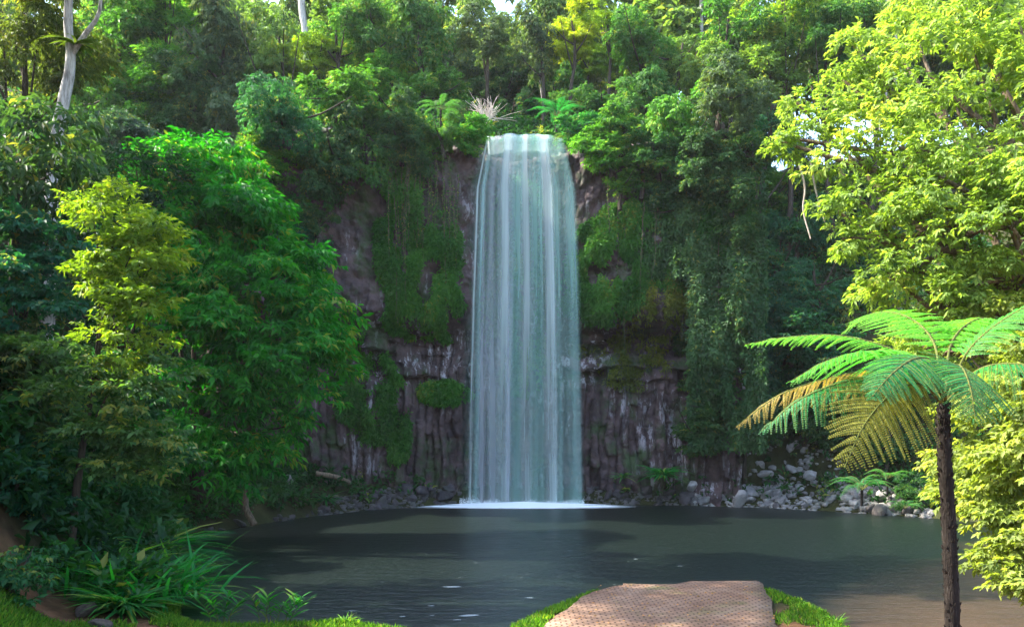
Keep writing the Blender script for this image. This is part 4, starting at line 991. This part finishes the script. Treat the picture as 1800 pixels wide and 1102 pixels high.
# ------------------------------------------------------------------ ramp
def ramp_mat():
    m, t, out = nm('ramp_concrete'); b = bs(t, .85, .2)
    br = tex(t, 'ShaderNodeTexBrick', 1.0, **{'Brick Width': .17, 'Row Height': .10, 'Mortar Size': .017, 'Mortar Smooth': .4})
    br.inputs['Color1'].default_value = (1, 1, 1, 1); br.inputs['Color2'].default_value = (.8, .8, .8, 1); br.inputs['Mortar'].default_value = (.12, .12, .12, 1)
    n = tex(t, 'ShaderNodeTexNoise', 1.3, Detail=8, Roughness=.7); r = ramp(t, [(.3, (.13, .07, .045)), (.55, (.25, .16, .11)), (.72, (.34, .25, .185))]); t.links.new(n.outputs[0], r.inputs[0])
    gn = tex(t, 'ShaderNodeTexNoise', .9, Detail=6, Roughness=.7); gr = ramp(t, [(.55, (0, 0, 0)), (.68, (1, 1, 1))]); t.links.new(gn.outputs[0], gr.inputs[0])
    c = mixc(t, mth(t, 'MULTIPLY', gr.outputs[0], .5), r.outputs[0], (.10, .14, .03))
    t.links.new(mixc(t, .75, c, br.outputs[0], 'MULTIPLY'), b.inputs['Base Color'])
    bump(t, br.outputs[0], .7, .012, b); t.links.new(b.outputs[0], out.inputs[0]); return m
ys = np.linspace(9.0, 16.85, 60); V = []; F = []
lx = np.interp(ys, [9, 12.2, 14.5, 15.6, 16.45], [-.4, .3, 1.05, 1.5, 2.2]); rx = np.interp(ys, [9, 12.2, 14.5, 16.45], [3.3, 3.9, 4.5, 4.95])
lx = lx + (fbm(ys*2, 0*ys, seed=4) - .5) * .12; rx = rx + (fbm(ys*2, 0*ys+9, seed=4) - .5) * .12
ztop = .16 + np.clip((12.6 - ys)*.085, 0, 2) + .03 + .035 * sm(12, 16, ys)
for i, q in enumerate(ys):
    for u in np.linspace(0, 1, 9): V.append((lx[i] + (rx[i]-lx[i])*u, q - (.35 * (u < .4) + .12 * noise(np.array(u*7), np.array(0.))) * (i > 54) * (i - 54) / 5, ztop[i]))
I = (np.arange(59)[:, None]*9 + np.arange(8)[None]).ravel(); F = [tuple(f) for f in np.stack([I, I+1, I+10, I+9], 1)]
nb = len(V); per = [(0 * 9 + i) for i in range(9)] + [j * 9 + 8 for j in range(1, 60)] + [59 * 9 + i for i in range(7, -1, -1)] + [j * 9 for j in range(58, 0, -1)]
for k in per: V.append((V[k][0], V[k][1], -.4))
m_ = len(per)
for i in range(m_): j = (i+1) % m_; F.append((per[i], nb+i, nb+j, per[j]))
rp = obj('ramp', mesh_np('ramp', V, np.array(F), None, [ramp_mat()])); tag(rp, kind='structure')
# fallen leaves
n = 420; x = rng.uniform(.3, 5.2, n); y = rng.uniform(11, 16.4, n); w_ = in_ramp(x, y); x, y = x[w_], y[w_]; n = len(x); z = .2 + np.clip((12.6-y)*.085, 0, 2) + .035 * sm(12, 16, y)
V, F, A = leaves(np.stack([x, y, z], 1), np.stack([rng.normal(size=n), rng.normal(size=n), np.zeros(n)+.15], 1), np.tile([0, 0, 1.], (n, 1)) + rng.normal(size=(n, 3))*.2, .05, .028, rng.random(n), .1)
fl = obj('fallen_leaves', mesh_np('fallen_leaves', V, F, A, [LEAF]), None, (.32, .17, .06)); tag(fl, 'dry brown leaves scattered on the ramp', 'leaves', kind='stuff')

# ------------------------------------------------------------------ haze
hz = bpy.data.meshes.new('haze'); X0, X1, Y0, Y1, Z0, Z1 = -320, 320, -220, 420, -4, 60
hz.from_pydata([(a_, b_, c_) for c_ in (Z0, Z1) for a_, b_ in ((X0, Y0), (X1, Y0), (X1, Y1), (X0, Y1))], [], [(3,2,1,0),(4,5,6,7),(0,1,5,4),(1,2,6,5),(2,3,7,6),(3,0,4,7)])
mh, th, oh = nm('haze_air'); vp = N(th, 'ShaderNodeVolumePrincipled'); vp.inputs['Color'].default_value = (.9, .95, 1, 1); vp.inputs['Density'].default_value = .00018; vp.inputs['Anisotropy'].default_value = .3
th.links.new(vp.outputs[0], oh.inputs['Volume']); hz.materials.append(mh); ho = obj('haze', hz); tag(ho, kind='stuff')
S.cycles.volume_bounces = 1

# ------------------------------------------------------------------ rocks
import bmesh
def rock_mesh(seed, sub=3, ax=(1, .8, .65), name='boulder'):
    rs = np.random.default_rng(seed); bm = bmesh.new(); bmesh.ops.create_icosphere(bm, subdivisions=sub, radius=1)
    V = np.array([v.co for v in bm.verts]); F = np.array([[v.index for v in f.verts] for f in bm.faces]); bm.free()
    for _ in range(11):
        nn = unit(rs.normal(size=3)); dd = rs.uniform(.5, .85); e = V @ nn - dd; V = V - np.maximum(e, 0)[:, None] * nn
    V = V * (1 + (fbm(V[:, 0]*2+seed, V[:, 1]*2, V[:, 2]*2, seed) - .5)[:, None] * .22) * np.array(ax)
    return mesh_np(name, V, F, None, [ROCK])
RK = [rock_mesh(i, 3, ax) for i, ax in enumerate([(1,.8,.65),(1.2,.7,.5),(.9,.9,.8),(1.3,.8,.6),(1,.7,.9),(1.1,1,.55),(.8,.7,1.1),(1.4,.6,.5)])]
def rock(px, py, Y, s, col, label, group=None, name='boulder', sink=.0):
    c = P(px, py, Y); o = obj(name, RK[int(rng.integers(0, 8))], None, col); g = gz(c[0], c[1])
    o.location = (c[0], c[1], max(c[2], g - .1*s) if sink == 0 else g + sink); o.scale = (s,) * 3; o.rotation_euler = tuple(rng.normal(size=3) * np.array([.5, .5, 3]))
    return tag(o, label, 'rock', group)
def shoreY(px):                      # distance of the far water's edge seen at this column
    ys = np.linspace(45, 24, 200); x = (px-900)/FPX*ys; d = pool_sd(x, ys); k = np.where(d < 0)[0]; return ys[k[0]] if len(k) else 38
PALE = (.5, .49, .48); MIDR = (.22, .2, .2); DARKR = (.09, .08, .085)
# rubble slope on the right
cnt = 0
for i in range(200):
    px = rng.uniform(1210, 1640); Ys = shoreY(px); up = rng.random() ** 1.1 * (.9 + 2.6 * min(1, max(0, (px-1250)/150)) * (1 if px < 1500 else .35))
    Y_ = Ys + .1 + up * 1.0; x_ = (px-900)/FPX*Y_; z_ = gz(x_, Y_) + .05
    py = HOR + (EYE - z_) * FPX / Y_; s = min(.42, rng.lognormal(-1.6, .42))
    pale = rng.random() < .68
    rock(px, py, Y_, s, tuple(np.array(PALE if pale else MIDR) * rng.uniform(.65, 1.15)),
         'pale grey angular boulder in the rubble along the right shore' if pale else 'dark grey boulder wedged among pale ones along the right shore', 'pale boulders of the right shore rubble' if pale else 'dark boulders of the right shore rubble')
for px0, px1, n_, lab, grp in [(1030, 1220, 34, 'dark wet rock heaped at the cliff foot right of the waterfall', 'dark rocks right of the waterfall'),
                               (620, 815, 34, 'dark wet rock heaped at the cliff foot left of the waterfall', 'dark rocks left of the waterfall')]:
    for i in range(n_):
        px = rng.uniform(px0, px1); Ys = shoreY(px); Y_ = Ys + rng.random() * 1.5; x_ = (px-900)/FPX*Y_; z_ = gz(x_, Y_) + .05
        rock(px, HOR + (EYE-z_)*FPX/Y_, Y_, rng.lognormal(-1.3, .35), tuple(np.array(DARKR) * rng.uniform(.7, 2.0)), lab, grp)
for (px, py, Y_, s, c, lab) in [(1298, 878, 38.6, .45, PALE, 'long white slab-like boulder, largest in the right shore rubble'), (1345, 832, 39.6, .32, PALE, 'rounded pale boulder topmost of the rubble slope'),
        (1425, 835, 38.4, .34, PALE, 'pale upright boulder high on the rubble slope near the fern'), (1215, 855, 39.4, .36, PALE, 'pale standing boulder at the left end of the rubble'),
        (1545, 898, 34.7, .42, MIDR, 'flat dark boulder at the water edge beside the shore fern'), (505, 845, 35.5, .34, PALE, 'pale stone on the left bank under the emerald tree')]:
    rock(px, py, Y_, s, c, lab)
rock(150, 1042, 13.3, .2, (.16,.12,.1), 'rounded brown stone, farther of two on the left foreground grass', sink=.08)
rock(172, 1066, 12.7, .22, (.17,.13,.11), 'rounded brown stone, nearer of two on the left foreground grass', sink=.06)
for i in range(20):
    px = rng.uniform(350, 620); Ys = shoreY(px); Y_ = Ys + rng.random()*.4; x_ = (px-900)/FPX*Y_
    z_ = gz(x_, Y_); rock(px, HOR + (EYE-z_)*FPX/Y_, Y_, rng.lognormal(-1.8, .35), tuple(np.array(DARKR)*rng.uniform(.8, 1.6)), 'small dark stone along the left water edge below the emerald tree', 'small stones of the left water edge')
# the small stones between them, too many to count
sv_ = rock_mesh(99, 1); co = np.array([v.co for v in sv_.vertices]); tf3 = np.array([p.vertices[:] for p in sv_.polygons])
for lo, hi, cnt_, lim, mu, colr, lab in [(560, 800, 700, 1.6, -2.5, (.15, .14, .14), 'small dark stones between the rocks at the cliff foot left of the waterfall'),
        (1030, 1210, 600, 1.8, -2.5, (.17, .16, .16), 'small dark stones between the rocks at the cliff foot right of the waterfall'),
        (1210, 1640, 2600, 4.2, -2.25, (.44, .43, .41), 'small pale stones filling the scree slope along the right shore')]:
    a = Acc()
    for i in range(cnt_):
        px = rng.uniform(lo, hi); Ys = shoreY(px); Y_ = Ys - .1 + rng.random() ** 1.2 * lim * (1 if px < 1480 else .5); x_ = (px-900)/FPX*Y_; s_ = rng.lognormal(mu, .45)
        if noise(np.array(px*.03), np.array(Y_*1.2), seed=66) < .28: continue
        an = rng.random() * 6.28; Rz = np.array([[math.cos(an), -math.sin(an), 0], [math.sin(an), math.cos(an), 0], [0, 0, 1]])
        a.add((co * s_) @ Rz.T + np.array([x_, Y_, gz(x_, Y_) + s_*.2]), tf3)
    rb = obj('rubble', a.mesh('rubble', [ROCK]), None, colr); tag(rb, lab, 'stones', kind='stuff')
# logs and roots
def log(name, label, pts, r0, r1, mat, cat='log'):
    pts = np.array(pts); o0 = pts[0]; a = Acc(); a.add(*tube(spline(pts - o0, 16), np.linspace(r0, r1, 16), 8, .2)); o = obj(name, a.mesh(name, [mat], True)); o.location = o0; return tag(o, label, cat)
log('leaning_log', 'thin dead log leaning down the left bank to the water', [P(436, 850, 29.5), P(432, 890, 29.3), P(447, 922, 29.2)], .10, .13, BARKM)
log('fallen_log', 'pale fallen log lying at the cliff foot left of the waterfall', [P(555, 832, 36.5), P(590, 838, 36.7), P(615, 848, 37)], .12, .09, BARKM)
for i, q in enumerate([[(1405,290,15.8),(1415,330,15.9),(1412,370,16),(1425,420,16)], [(1425,285,15.9),(1435,340,16),(1450,390,16.1)]]):
    log('hanging_root', ['pale hanging root below the sunlit branch tip, left one', 'pale hanging root below the sunlit branch tip, right one'][i], [P(*w) for w in q], .022, .012, TWIG, 'root')
